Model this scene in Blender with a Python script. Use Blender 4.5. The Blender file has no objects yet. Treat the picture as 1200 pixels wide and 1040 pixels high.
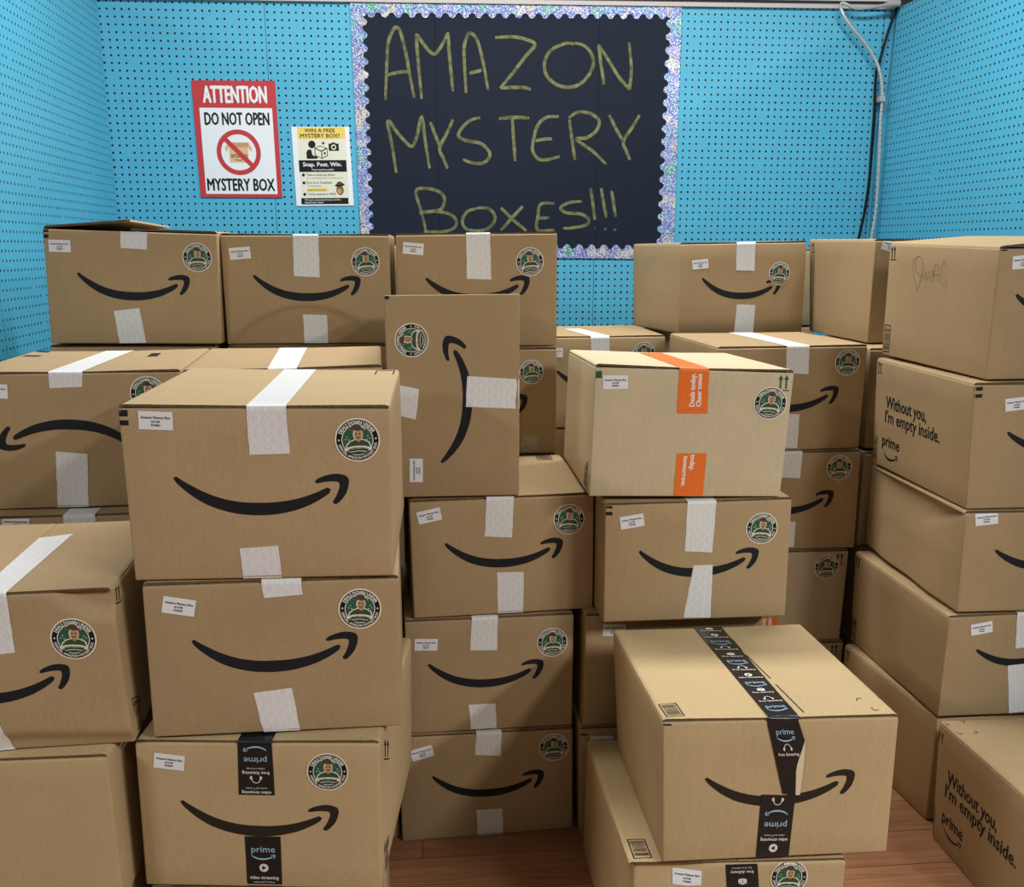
import bpy, math, random
import numpy as np
from mathutils import Vector

SC = bpy.context.scene
COL = SC.collection
DATA = {
    'cam': [1188.4653, 0.2624, 0.0995, 0.0, 4.0679, 1.2786, -1.0683, 1.8768],
    'B': {
        'L1': [[-0.6358, -1.5688, 1.0585, -0.0201, 0.3929, 0.3999, 0.263],
            [[-0.0047, -0.0013, 0.0038], [0.0051, 0.0017, 0.0067], [-0.0039, -0.0012, -0.0045], [0.0038, 0.0008, -0.0055], [0.0, 0.0, 0.0], [0.0, 0.0, 0.0], [0.0, 0.0, 0.0], [0.0, 0.0, 0.0]]],
        'L2': [[-0.2387, -1.5523, 1.0537, -0.0201, 0.3932, 0.3999, 0.2587],
            [[-0.0004, -0.0, 0.0007], [-0.0005, -0.0001, -0.0], [0.0, 0.0, 0.0], [0.0005, 0.0, -0.0009], [0.0, 0.0, 0.0], [0.0, 0.0, 0.0], [0.0, 0.0, 0.0], [0.0, 0.0, 0.0]]],
        'L3': [[0.1658, -1.5663, 1.0457, -0.0409, 0.3858, 0.4, 0.2677],
            [[0.0, 0.0, 0.0], [0.0001, 0.0, -0.0019], [0.0009, -0.0002, -0.0011], [-0.0011, 0.0001, 0.003], [0.0, 0.0, 0.0], [0.0, 0.0, 0.0], [0.0, 0.0, 0.0], [0.0, 0.0, 0.0]]],
        'M3': [[0.1635, -1.5969, 0.7833, -0.0, 0.3874, 0.4, 0.2624],
            [[0.0, 0.0, 0.0], [0.0, 0.0, 0.0], [0.0009, -0.0001, 0.0001], [-0.0009, 0.0001, -0.0002], [0.0, 0.0, 0.0], [0.0, 0.0, 0.0], [0.0, 0.0, 0.0], [0.0, 0.0, 0.0]]],
        'M1': [[-0.6359, -2.0662, 0.7866, 0.0362, 0.3901, 0.3992, 0.2669],
            [[0.0, 0.0, 0.0], [0.0, 0.0, 0.0], [0.0, 0.0, 0.0], [0.0018, 0.0003, -0.0007], [0.0, 0.0, 0.0], [0.0, 0.0, 0.0], [0.0, 0.0, 0.0], [-0.001, -0.0, 0.0014]]],
        'M2': [[-0.2454, -2.0577, 0.7944, 0.0369, 0.3836, 0.3928, 0.262],
            [[0.0, 0.0, 0.0], [0.0015, -0.0001, -0.0035], [0.0, 0.0, 0.0], [-0.0015, 0.0002, 0.0019], [0.0, 0.0, 0.0], [-0.0024, -0.0003, 0.0008], [0.0, 0.0, 0.0], [0.0019, 0.0001, 0.0018]]],
        'N1': [[-0.6384, -2.1167, 0.524, 0.0292, 0.3893, 0.3996, 0.2627],
            [[0.0, 0.0, 0.0], [0.0, 0.0, 0.0], [0.0, 0.0, 0.0], [0.0, 0.0, 0.0], [0.0, 0.0, 0.0], [0.0, 0.0, 0.0], [0.0, 0.0, 0.0], [0.0, 0.0, 0.0]]],
        'F1': [[-0.6413, -2.5904, 0.5291, 0.0308, 0.3866, 0.4, 0.2605],
            [[0.0, 0.0, 0.0], [0.0, 0.0, 0.0], [0.0048, 0.0013, -0.0], [-0.0044, -0.0012, -0.0001], [0.0, 0.0, 0.0], [0.0, 0.0, 0.0], [0.0, 0.0, 0.0], [0.0, 0.0, 0.0]]],
        'G1': [[-0.6714, -2.6033, 0.2654, -0.0183, 0.3872, 0.4, 0.2635],
            [[0.0, 0.0, 0.0], [0.0, 0.0, 0.0], [0.0, 0.0, 0.0], [-0.0, -0.0, -0.0], [0.0, 0.0, 0.0], [0.0, 0.0, 0.0], [0.0, 0.0, 0.0], [0.0, 0.0, 0.0]]],
        'B1': [[-0.2289, -2.5608, 0.7882, -0.0344, 0.3909, 0.4312, 0.2685],
            [[-0.0, 0.0, 0.0001], [-0.0002, 0.0001, 0.0012], [-0.0012, -0.0001, -0.0], [0.0019, -0.0004, -0.0034], [0.0, 0.0, 0.0], [0.0006, 0.0007, 0.0052], [0.0, 0.0, 0.0], [-0.0012, -0.0002, -0.0011]]],
        'B2': [[-0.2212, -2.562, 0.5309, 0.0048, 0.388, 0.4, 0.2561],
            [[-0.0023, -0.0005, 0.0003], [0.0021, 0.0004, -0.0005], [-0.0015, 0.0001, 0.0001], [0.0014, -0.0001, -0.0004], [0.0, 0.0, 0.0], [0.0, 0.0, 0.0], [0.0, 0.0, 0.0], [0.0, 0.0, 0.0]]],
        'B3': [[-0.2582, -2.5834, 0.264, -0.1166, 0.3885, 0.4351, 0.2672],
            [[-0.0034, 0.0003, 0.0025], [0.003, -0.0001, -0.0028], [-0.0036, -0.0011, -0.0007], [0.0013, -0.0002, -0.0008], [0.0, 0.0, 0.0], [0.0, 0.0, 0.0], [-0.0029, -0.0022, -0.0034], [0.0026, 0.0028, 0.0063]]],
        'V': [[0.0851, -2.0394, 0.7805, -0.0131, 0.2647, 0.4, 0.4058],
            [[-0.0002, 0.0, 0.0001], [-0.0001, -0.0, -0.0004], [-0.0001, -0.0001, -0.0004], [0.0004, 0.0, 0.0013], [0.0, 0.0, 0.0], [0.0, 0.0, 0.0], [0.0, 0.0, 0.0], [0.0, 0.0, 0.0]]],
        'C1': [[0.1866, -2.0343, 0.5185, 0.0421, 0.3886, 0.4078, 0.2612],
            [[0.002, -0.001, -0.0024], [-0.0019, -0.0008, -0.0035], [0.0006, 0.001, 0.0029], [-0.0021, 0.0006, 0.0005], [0.0, 0.0, 0.0], [0.0, 0.0, 0.0], [0.0, 0.0, 0.0], [0.0022, 0.0002, 0.0032]]],
        'C2': [[0.1553, -2.042, 0.2546, 0.0239, 0.3645, 0.4, 0.2636],
            [[0.0, 0.0, 0.0], [0.0009, -0.0003, -0.0007], [-0.0011, -0.0005, -0.0015], [-0.0008, 0.0005, 0.0008], [0.0, 0.0, 0.0], [0.0, 0.0, 0.0], [0.0, 0.0, 0.0], [0.0, 0.0, 0.0]]],
        'C3': [[0.147, -2.0495, -0.0009, 0.0329, 0.384, 0.4, 0.2563],
            [[0.0, -0.0008, -0.0013], [-0.0008, 0.0028, 0.0054], [0.0023, 0.0004, 0.0014], [-0.002, -0.0004, -0.0016], [0.0, 0.0, 0.0], [0.0, 0.0, 0.0], [0.0, 0.0, 0.0], [0.0, 0.0, 0.0]]],
        'O': [[0.5519, -2.1144, 0.7842, -0.0323, 0.3934, 0.4262, 0.2634],
            [[-0.0037, 0.0022, 0.0066], [0.0039, 0.0005, 0.0098], [-0.0047, -0.0005, -0.0083], [0.0065, -0.0029, -0.005], [-0.0054, 0.0012, 0.0027], [0.0039, -0.0008, -0.0037], [0.0, 0.0, 0.0], [-0.0094, 0.0012, -0.0142]]],
        'P': [[0.576, -2.1235, 0.5254, 0.0098, 0.3888, 0.4, 0.2582],
            [[0.0011, 0.0002, 0.0012], [-0.0011, -0.0003, -0.0022], [0.0014, -0.001, -0.001], [-0.0013, 0.0009, 0.0012], [0.0, 0.0, 0.0], [0.0, 0.0, 0.0], [0.0, 0.0, 0.0], [0.0, 0.0, 0.0]]],
        'Q': [[0.551, -2.0653, 0.2654, 0.0003, 0.388, 0.4, 0.2603],
            [[-0.001, 0.0002, 0.0], [0.001, -0.0002, -0.0001], [0.0, 0.0, 0.0], [0.0, 0.0, 0.0], [0.0, 0.0, 0.0], [0.0, 0.0, 0.0], [0.0, 0.0, 0.0], [0.0, 0.0, 0.0]]],
        'R': [[0.545, -2.0719, -0.0001, 0.0004, 0.388, 0.4, 0.2659],
            [[0.003, -0.001, -0.0007], [-0.0028, 0.001, 0.0009], [0.0, 0.0, 0.0], [0.0, 0.0, 0.0], [0.0, 0.0, 0.0], [0.0, 0.0, 0.0], [0.0, 0.0, 0.0], [0.0, 0.0, 0.0]]],
        'S': [[0.6001, -2.5846, 0.2647, -0.0058, 0.396, 0.4258, 0.2623],
            [[0.0041, 0.0003, 0.002], [-0.0052, 0.0036, 0.0044], [0.0038, -0.0028, -0.0011], [0.0005, -0.0013, -0.002], [0.0095, -0.0021, -0.0002], [-0.0069, 0.0007, -0.0017], [0.0, 0.0, 0.0], [-0.0065, 0.0016, -0.0026]]],
        'T': [[0.5378, -2.5819, 0.0005, -0.0222, 0.3843, 0.4528, 0.2637],
            [[0.0, 0.0, 0.0], [0.0039, 0.0031, 0.0058], [0.0, 0.0, 0.0], [-0.0008, -0.0038, -0.0062], [-0.0047, 0.0008, 0.0002], [-0.0012, 0.0003, 0.0002], [0.0, 0.0, 0.0], [0.0, 0.0, 0.0]]],
        'U1': [[0.9755, -1.1017, 1.0329, 0.1212, 0.3951, 0.401, 0.2619],
            [[0.0024, -0.0007, 0.0028], [-0.0024, 0.001, -0.0012], [0.0018, -0.0011, -0.001], [-0.0013, 0.0007, 0.0047], [0.0027, -0.0012, -0.0038], [-0.0033, 0.0012, -0.0038], [0.0, 0.0, 0.0], [0.0, 0.0, 0.0]]],
        'U2': [[0.5465, -1.1438, 0.7678, 0.0016, 0.3875, 0.4, 0.2656],
            [[0.0, 0.0, 0.0], [0.0, 0.0, 0.0], [0.0001, -0.0007, -0.0037], [-0.0001, 0.0002, 0.0017], [0.0, 0.0, 0.0], [0.0, 0.0, 0.0], [0.0, 0.0, 0.0], [0.0, 0.0, 0.0]]],
        'U3': [[0.9555, -1.5895, 0.7708, 0.0481, 0.3934, 0.4042, 0.2663],
            [[0.0, 0.0, 0.0], [-0.0002, 0.0, -0.0002], [0.0002, -0.0003, -0.0007], [0.0003, -0.0001, 0.0004], [0.0, 0.0, 0.0], [-0.0005, 0.0003, 0.001], [0.0, 0.0, 0.0], [0.0, 0.0, 0.0]]],
        'U4': [[0.96, -1.5965, 0.5078, -0.0005, 0.3891, 0.4017, 0.2628],
            [[0.0, 0.0, 0.0], [0.0, 0.0, 0.0], [0.0022, -0.0013, -0.0008], [-0.0021, 0.001, 0.0001], [0.0, 0.0, 0.0], [0.0, 0.0, 0.0], [0.0, 0.0, 0.0], [0.0, 0.0, 0.0]]],
        'U5': [[0.944, -1.6033, 0.2524, -0.0006, 0.3882, 0.4008, 0.2558],
            [[0.0, 0.0, 0.0], [0.0, 0.0, 0.0], [-0.0019, 0.0008, -0.0001], [0.0017, -0.0011, -0.001], [0.0, 0.0, 0.0], [0.0, 0.0, 0.0], [0.0, 0.0, 0.0], [0.0, 0.0, 0.0]]],
        'U6': [[0.95, -1.6123, -0.0011, -0.0002, 0.388, 0.4, 0.2545],
            [[0.0, 0.0, 0.0], [0.0, 0.0, 0.0], [0.0, 0.0, 0.0], [-0.0, -0.0, -0.0], [0.0, 0.0, 0.0], [0.0, 0.0, 0.0], [0.0, 0.0, 0.0], [0.0, 0.0, 0.0]]],
        'X1': [[1.4145, -1.4374, 1.0321, 0.0192, 0.4001, 0.4032, 0.2679],
            [[-0.0009, 0.0001, -0.0039], [-0.0027, 0.0013, -0.0004], [0.0, 0.0, 0.0], [0.0, 0.0, 0.0], [0.0054, -0.0024, -0.0016], [-0.0123, 0.0051, 0.0023], [0.0, 0.0, 0.0], [0.0, 0.0, 0.0]]],
        'X2': [[1.3813, -1.5468, 0.7683, 0.0011, 0.4, 0.4018, 0.2635],
            [[0.0017, -0.002, -0.0056], [-0.0058, 0.0024, -0.003], [0.0, 0.0, 0.0], [0.0, 0.0, 0.0], [0.0, 0.0, 0.0], [0.0, 0.0, 0.0], [0.0, 0.0, 0.0], [0.0, 0.0, 0.0]]],
        'X3': [[1.3779, -1.5668, 0.5095, 0.0011, 0.4, 0.4013, 0.2586],
            [[-0.0025, -0.0012, -0.0077], [-0.0026, -0.0001, -0.0063], [0.0, 0.0, 0.0], [0.0, 0.0, 0.0], [0.0, 0.0, 0.0], [0.0, 0.0, 0.0], [0.0, 0.0, 0.0], [0.0, 0.0, 0.0]]],
        'Y1': [[1.3886, -2.0595, 1.0157, 0.0126, 0.4, 0.4691, 0.2726],
            [[0.0014, -0.0014, -0.0037], [-0.0006, 0.0004, -0.0039], [0.0, 0.0, 0.0], [0.0, 0.0, 0.0], [0.0014, -0.0, 0.0065], [-0.0025, 0.0012, 0.0066], [0.0, 0.0, 0.0], [0.0, 0.0, 0.0]]],
        'Y2': [[1.3617, -2.0878, 0.7436, -0.0253, 0.4, 0.4784, 0.2705],
            [[0.0055, -0.0035, -0.0016], [-0.0051, 0.0025, -0.0024], [0.0, 0.0, 0.0], [0.0, 0.0, 0.0], [0.0049, -0.0014, 0.0037], [-0.0048, 0.0024, 0.0028], [0.0, 0.0, 0.0], [0.0, 0.0, 0.0]]],
        'Y3': [[1.3655, -2.1026, 0.5147, -0.0346, 0.4, 0.4958, 0.2273],
            [[0.0019, -0.0028, -0.0045], [-0.0035, 0.0016, -0.001], [0.0, 0.0, 0.0], [0.0, 0.0, 0.0], [0.0026, 0.002, 0.0106], [0.0, -0.0006, -0.0027], [0.0, 0.0, 0.0], [0.0, 0.0, 0.0]]],
        'Y4': [[1.3512, -2.0986, 0.2644, 0.0007, 0.4, 0.4706, 0.2489],
            [[0.0009, 0.001, 0.003], [-0.0009, -0.0017, -0.0057], [0.0, 0.0, 0.0], [0.0, 0.0, 0.0], [0.0036, -0.0024, -0.0016], [-0.0035, 0.0033, 0.0054], [0.0, 0.0, 0.0], [0.0, 0.0, 0.0]]],
        'Y5': [[1.3573, -2.0769, 0.0011, 0.0595, 0.4, 0.4398, 0.2621],
            [[0.0008, 0.0003, 0.0012], [-0.0007, -0.0007, -0.0022], [0.0, 0.0, 0.0], [0.0, 0.0, 0.0], [0.0, 0.0, 0.0], [-0.0001, 0.0006, 0.0012], [0.0, 0.0, 0.0], [0.0, 0.0, 0.0]]],
        'Z': [[1.3308, -2.5218, 0.0001, -0.0087, 0.4, 0.3699, 0.2825],
            [[0.0, 0.0, 0.0], [0.0, 0.0, 0.0], [0.0, 0.0, 0.0], [0.0, 0.0, 0.0], [0.0056, -0.0036, -0.0005], [-0.0053, 0.0033, 0.0004], [0.0, 0.0, 0.0], [0.0, 0.0, 0.0]]],
    },
    'D': {
        'L1': [
            ['smile', 'f', [0.0701, 0.1604], [0.3256, 0.1504], 0],
            ['sticker', 'f', [0.3446, 0.2017], 0.0329, 0],
            ['label', 'f', [0.0112, 0.2329], [0.0611, 0.233]],
            ['tape', 'w', [[0.1737, 0.2601], [0.2344, 0.2611], [0.2319, 0.2167], [0.1719, 0.2187]]],
            ['tape', 'w', [[0.148, 0.0755], [0.2063, 0.0834], [0.2179, 0.0021], [0.1566, 0.0004]]],
            ['bar', 'f', [[0.0007, 0.2583], [0.0132, 0.2587], [0.0125, 0.2494], [-0.0, 0.249]]],
            ['bar', 'f', [[-0.0, 0.244], [0.0125, 0.2443], [0.0119, 0.2363], [-0.0003, 0.236]]],
        ],
        'L2': [
            ['smile', 'f', [0.0702, 0.162], [0.3227, 0.1509], 0],
            ['sticker', 'f', [0.3357, 0.1937], 0.0325, 0],
            ['label', 'f', [0.0186, 0.2245], [0.0682, 0.2285]],
            ['toptape', 'w', [[0.1686, 0.2598], [0.2279, 0.26], [0.227, 0.1575], [0.1658, 0.1608]], None],
            ['tape', 'w', [[0.1811, 0.0702], [0.2382, 0.0686], [0.2372, -0.0033], [0.1799, -0.003]]],
        ],
        'L3': [
            ['smile', 'f', [0.0683, 0.1621], [0.3198, 0.1569], 0],
            ['sticker', 'f', [0.3199, 0.1983], 0.0322, 0],
            ['label', 'f', [0.0182, 0.2472], [0.0667, 0.2427]],
            ['toptape', 'w', [[0.1675, 0.2675], [0.2252, 0.2669], [0.2269, 0.1576], [0.1679, 0.1601]], None],
            ['tape', 'w', [[0.1685, 0.0729], [0.2265, 0.0726], [0.2279, 0.0032], [0.1696, 0.0034]]],
        ],
        'M3': [
            ['smile', 'f', [0.0599, 0.1501], [0.3159, 0.1382], 0],
            ['sticker', 'f', [0.325, 0.2028], 0.0297, 0],
            ['tape', 'c', [[0.2998, 0.0449], [0.3403, 0.0463], [0.3424, 0.0031], [0.2975, 0.004]]],
            ['label', 'f', [0.015, 0.2433], [0.0621, 0.2408]],
            ['tape', 'w', [[0.1626, 0.0708], [0.2216, 0.0698], [0.2231, 0.0054], [0.1638, 0.0066]]],
            ['toptape', 'w', [[0.1654, 0.2582], [0.2234, 0.2577], [0.2248, 0.1937], [0.1645, 0.1965]], None],
        ],
        'M1': [
            ['smile', 'f', [0.3022, 0.1097], [0.0437, 0.1264], 0],
            ['sticker', 'f', [0.3267, 0.2211], 0.0322, 0],
            ['label', 'f', [0.025, 0.2449], [0.0696, 0.2425]],
            ['toptape', 'w', [[0.1494, 0.2715], [0.2106, 0.2707], [0.2081, 0.2356], [0.149, 0.234]], [[0.161, 0.512], [0.2217, 0.5221]]],
            ['tape', 'w', [[0.1471, 0.1124], [0.2047, 0.1059], [0.196, -0.0018], [0.138, -0.0006]]],
            ['bar', 't', [[-0.0273, 0.4223], [0.0429, 0.3962], [0.0445, 0.3651], [-0.022, 0.388]]],
            ['bar', 't', [[0.0009, 0.3092], [0.0525, 0.301], [0.0492, 0.2766], [0.0019, 0.284]]],
            ['bar', 't', [[0.2757, 0.3238], [0.2964, 0.3206], [0.3007, 0.249], [0.2789, 0.2522]]],
        ],
        'M2': [
            ['toptape', 'w', [[0.1623, 0.2636], [0.2185, 0.2619], [0.2162, 0.2205], [0.1572, 0.2222]], [[0.1545, 0.41], [0.216, 0.4004]]],
            ['smile', 'f', [0.0607, 0.1664], [0.2996, 0.1624], 0],
            ['sticker', 'f', [0.3101, 0.2093], 0.0301, 0],
            ['label', 'f', [0.0176, 0.2398], [0.0642, 0.24]],
        ],
        'N1': [
            ['label', 'f', [0.0549, 0.2617], [0.1017, 0.2588]],
            ['toptape', 'w', [[0.1653, 0.2681], [0.224, 0.2661], [0.2207, 0.2342], [0.1644, 0.2331]], None],
            ['smile', 'f', [0.0368, 0.1709], [0.2912, 0.1571], 0],
            ['sticker', 'f', [0.3186, 0.1943], 0.0317, 0],
        ],
        'F1': [
            ['smile', 'f', [0.0843, 0.1303], [0.3107, 0.1344], 0],
            ['sticker', 'f', [0.3232, 0.1823], 0.0357, 0],
            ['toptape', 'w', [[0.1947, 0.2448], [0.238, 0.2509], [0.237, 0.1644], [0.1918, 0.1613]], [[0.1913, 0.3001], [0.2436, 0.3186]]],
            ['tape', 'w', [[0.1454, 0.0668], [0.1946, 0.0721], [0.2132, -0.0212], [0.1623, -0.0261]]],
            ['arrows', 'r', [[0.0106, 0.2582], [0.0463, 0.2543], [0.0444, 0.2216], [0.0019, 0.2287]]],
            ['barcode', 'r', [[0.0269, 0.0674], [0.0717, 0.0541], [0.0867, -0.0093], [0.0283, -0.0012]]],
        ],
        'G1': [
        ],
        'B1': [
            ['smile', 'f', [0.0705, 0.1598], [0.3282, 0.1537], 0],
            ['sticker', 'f', [0.3426, 0.2158], 0.0334, 0],
            ['label', 'f', [0.0285, 0.2593], [0.078, 0.2575]],
            ['toptape', 'w', [[0.1834, 0.2681], [0.2407, 0.2682], [0.243, 0.1955], [0.1838, 0.1939]], [[0.1755, 0.433], [0.2349, 0.4375]]],
            ['tape', 'w', [[0.1601, 0.0491], [0.2184, 0.0526], [0.2208, -0.0002], [0.1624, -0.0011]]],
            ['bar', 'f', [[0.0003, 0.2604], [0.0138, 0.2604], [0.0135, 0.2511], [0.0002, 0.251]]],
            ['bar', 'f', [[-0.0001, 0.2454], [0.0137, 0.2454], [0.0134, 0.2379], [0.0001, 0.2379]]],
            ['frame', 't', [[0.349, 0.4133], [0.3818, 0.4157], [0.3811, 0.3588], [0.3489, 0.3568]]],
        ],
        'B2': [
            ['smile', 'f', [0.0679, 0.1606], [0.3221, 0.1564], 0],
            ['sticker', 'f', [0.3267, 0.2036], 0.0315, 0],
            ['label', 'f', [0.0312, 0.2355], [0.0822, 0.2259]],
            ['toptape', 'w', [[0.1783, 0.2518], [0.2385, 0.2511], [0.2404, 0.2302], [0.1811, 0.2264]], None],
            ['tape', 'w', [[0.1571, 0.0696], [0.2168, 0.0754], [0.2271, -0.0005], [0.1702, -0.005]]],
            ['bar', 'f', [[0.0008, 0.2561], [0.0086, 0.256], [0.0084, 0.2539], [0.0008, 0.2542]]],
        ],
        'B3': [
            ['smile', 'f', [0.0664, 0.1584], [0.3218, 0.1423], 1],
            ['sticker', 'f', [0.3058, 0.2131], 0.0344, 0],
            ['label', 'f', [0.0307, 0.2458], [0.0814, 0.2395]],
            ['toptape', 'p', [[0.164, 0.2663], [0.2186, 0.2665], [0.2197, 0.1705], [0.1618, 0.1713]], None],
            ['tape', 'p', [[0.1677, 0.0953], [0.226, 0.0951], [0.2255, -0.0005], [0.1679, -0.0002]]],
            ['arrows', 'r', [[0.048, 0.2461], [0.1208, 0.208], [0.1177, 0.1717], [0.0492, 0.2075]]],
            ['barcode', 'r', [[0.0398, 0.0583], [0.0954, 0.0394], [0.0862, -0.0041], [0.0333, -0.0084]]],
        ],
        'V': [
            ['smile', 'f', [0.1055, 0.0704], [0.1229, 0.3267], 0],
            ['sticker', 'f', [0.0512, 0.3186], 0.0325, 90],
            ['label', 'f', [0.0399, 0.0324], [0.0412, 0.0822]],
            ['tape', 'w', [[0.1602, 0.2466], [0.2648, 0.2389], [0.265, 0.1793], [0.1561, 0.1851]]],
            ['tape', 'w', [[0.0013, 0.236], [0.0634, 0.2218], [0.0558, 0.1606], [0.0019, 0.1744]]],
            ['bar', 'f', [[0.0008, 0.4044], [0.0098, 0.4043], [0.0096, 0.3978], [0.0007, 0.3979]]],
        ],
        'C1': [
            ['smile', 'f', [0.0698, 0.1639], [0.3211, 0.1552], 0],
            ['sticker', 'f', [0.3338, 0.2048], 0.0334, 0],
            ['label', 'f', [0.0139, 0.2344], [0.0605, 0.2436]],
            ['toptape', 'w', [[0.1595, 0.2616], [0.2173, 0.2608], [0.2121, 0.1706], [0.1542, 0.1756]], None],
            ['tape', 'w', [[0.1788, 0.0947], [0.236, 0.0926], [0.2346, -0.0021], [0.179, -0.0012]]],
            ['barcode', 't', [[0.3242, 0.4048], [0.3614, 0.3981], [0.3583, 0.3428], [0.3239, 0.349]]],
        ],
        'C2': [
            ['smile', 'f', [0.047, 0.1606], [0.2995, 0.1503], 0],
            ['sticker', 'f', [0.3178, 0.198], 0.0329, 0],
            ['label', 'f', [0.0209, 0.2212], [0.0705, 0.2186]],
            ['toptape', 'w', [[0.1429, 0.2611], [0.1991, 0.2601], [0.1972, 0.186], [0.1386, 0.1885]], None],
            ['tape', 'w', [[0.1344, 0.0614], [0.1932, 0.0615], [0.1955, 0.0033], [0.1389, 0.0034]]],
        ],
        'C3': [
            ['smile', 'f', [0.0695, 0.1555], [0.319, 0.1467], 0],
            ['sticker', 'f', [0.3413, 0.2095], 0.0346, 0],
            ['label', 'f', [0.0228, 0.221], [0.0696, 0.2321]],
            ['toptape', 'w', [[0.1693, 0.2553], [0.2253, 0.2559], [0.2225, 0.1965], [0.1653, 0.2022]], None],
            ['tape', 'w', [[0.1658, 0.0657], [0.2239, 0.0653], [0.2249, -0.0016], [0.1684, -0.0007]]],
        ],
        'O': [
            ['label', 'f', [0.016, 0.2412], [0.0638, 0.2427]],
            ['toptape', 'o', [[0.1645, 0.2595], [0.2234, 0.2613], [0.2275, 0.1715], [0.1663, 0.1708]], [[0.1662, 0.394], [0.2237, 0.4101]]],
            ['tape', 'o', [[0.1735, 0.0897], [0.2331, 0.0903], [0.2331, 0.0022], [0.1722, 0.0016]]],
            ['sticker', 'f', [0.3517, 0.1949], 0.0332, 0],
            ['garrows', 'f', [[0.3614, 0.2523], [0.3855, 0.253], [0.3868, 0.2205], [0.3625, 0.2198]]],
            ['green', 'f', [[0.0014, 0.2562], [0.0132, 0.2566], [0.0136, 0.236], [0.0013, 0.2357]]],
            ['barcode', 'l', [[0.3552, 0.0525], [0.3929, 0.0652], [0.3935, 0.0034], [0.3475, 0.0093]]],
        ],
        'P': [
            ['smile', 'f', [0.0712, 0.1535], [0.3244, 0.1433], 0],
            ['sticker', 'f', [0.3278, 0.1941], 0.0326, 0],
            ['label', 'f', [0.0296, 0.2279], [0.0803, 0.235]],
            ['toptape', 'w', [[0.1691, 0.2555], [0.2291, 0.2531], [0.2259, 0.1455], [0.1675, 0.15]], None],
            ['tape', 'w', [[0.1871, 0.1186], [0.2275, 0.119], [0.2269, 0.003], [0.1689, 0.005]]],
            ['bar', 'f', [[0.0011, 0.2544], [0.0146, 0.2539], [0.0148, 0.2468], [0.001, 0.2473]]],
            ['bar', 'f', [[0.0013, 0.2401], [0.0149, 0.2396], [0.015, 0.2324], [0.0014, 0.2329]]],
        ],
        'Q': [
            ['label', 'f', [0.0378, 0.2364], [0.0863, 0.2346]],
            ['smile', 'f', [0.1031, 0.1307], [0.3604, 0.1196], 0],
            ['sticker', 'f', [0.3761, 0.1751], 0.0333, 0],
        ],
        'R': [
            ['label', 'f', [0.0238, 0.2445], [0.0706, 0.2443]],
            ['bar', 'f', [[0.0018, 0.2517], [0.017, 0.2509], [0.017, 0.2469], [0.0018, 0.2476]]],
            ['smile', 'f', [0.1061, 0.1327], [0.3707, 0.1179], 0],
        ],
        'S': [
            ['smile', 'f', [0.071, 0.154], [0.3282, 0.1532], 1],
            ['tape', 'p', [[0.1679, 0.1208], [0.2275, 0.117], [0.2198, -0.0069], [0.162, -0.0057]]],
            ['peeled', 'f', [[0.1723, 0.2553], [0.2245, 0.2555], [0.2372, 0.2194], [0.2249, 0.17], [0.2267, 0.1185], [0.2046, 0.1211]], [[0.1682, 0.4309], [0.226, 0.4256], [0.2267, 0.0083], [0.1757, 0.0044]], [[0.2374, 0.2164], [0.2249, 0.17], [0.2267, 0.1185], [0.2342, 0.1182]]],
            ['barcode', 't', [[0.0062, 0.0604], [0.0381, 0.0656], [0.0403, 0.013], [0.0081, 0.0087]]],
            ['bar', 'f', [[0.0004, 0.2549], [0.014, 0.2546], [0.014, 0.2515], [0.0004, 0.2519]]],
            ['line', 't', [[0.2269, 0.3555], [0.2273, 0.2964]]],
            ['line', 't', [[0.2281, 0.2723], [0.2351, 0.1599]]],
            ['line', 't', [[0.2353, 0.1345], [0.2413, 0.0183]]],
            ['mark', 't', [[0.3481, 0.0554], [0.3526, 0.0654], [0.3614, 0.065]]],
            ['mark', 't', [[0.391, 0.0668], [0.3961, 0.0648], [0.3951, 0.0563]]],
            ['mark', 't', [[0.3623, 0.031], [0.3607, 0.0178], [0.37, 0.019]]],
            ['mark', 't', [[0.3968, 0.0226], [0.4018, 0.0207], [0.4009, 0.0158]]],
        ],
        'T': [
            ['label', 'f', [0.0799, 0.2447], [0.1295, 0.2447]],
            ['tape', 'p', [[0.1697, 0.2569], [0.2263, 0.2576], [0.2391, 0.1472], [0.1817, 0.1473]]],
            ['sticker', 'f', [0.2843, 0.2293], 0.0349, 0],
            ['smile', 'f', [0.0781, 0.1353], [0.3309, 0.1353], 1],
            ['barcode', 't', [[0.0105, 0.0724], [0.0433, 0.0731], [0.0443, 0.0141], [0.0108, 0.0122]]],
        ],
        'U1': [
            ['smile', 'f', [0.0689, 0.1602], [0.3196, 0.146], 0],
            ['sticker', 'f', [0.3124, 0.1704], 0.0329, 0],
            ['label', 'f', [0.0374, 0.2114], [0.0855, 0.2156]],
            ['toptape', 'w', [[0.1734, 0.2617], [0.2327, 0.2616], [0.2323, 0.1793], [0.1742, 0.1815]], None],
            ['tape', 'w', [[0.1811, 0.0841], [0.2398, 0.0818], [0.2367, 0.0021], [0.1754, 0.0026]]],
        ],
        'U2': [
            ['toptape', 'w', [[0.1671, 0.2649], [0.2221, 0.2642], [0.226, 0.1891], [0.1707, 0.1898]], [[0.1313, 0.2748], [0.1852, 0.2862]]],
            ['sticker', 'f', [0.325, 0.2128], 0.0317, 0],
            ['smile', 'f', [0.0684, 0.1664], [0.3332, 0.1562], 0],
            ['label', 'f', [0.0379, 0.2327], [0.0875, 0.2321]],
        ],
        'U3': [
            ['toptape', 'w', [[0.1778, 0.2654], [0.2378, 0.2656], [0.2406, 0.1936], [0.1809, 0.1985]], [[0.1736, 0.4152], [0.2451, 0.4222]]],
            ['sticker', 'f', [0.3426, 0.2219], 0.0332, 0],
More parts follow.
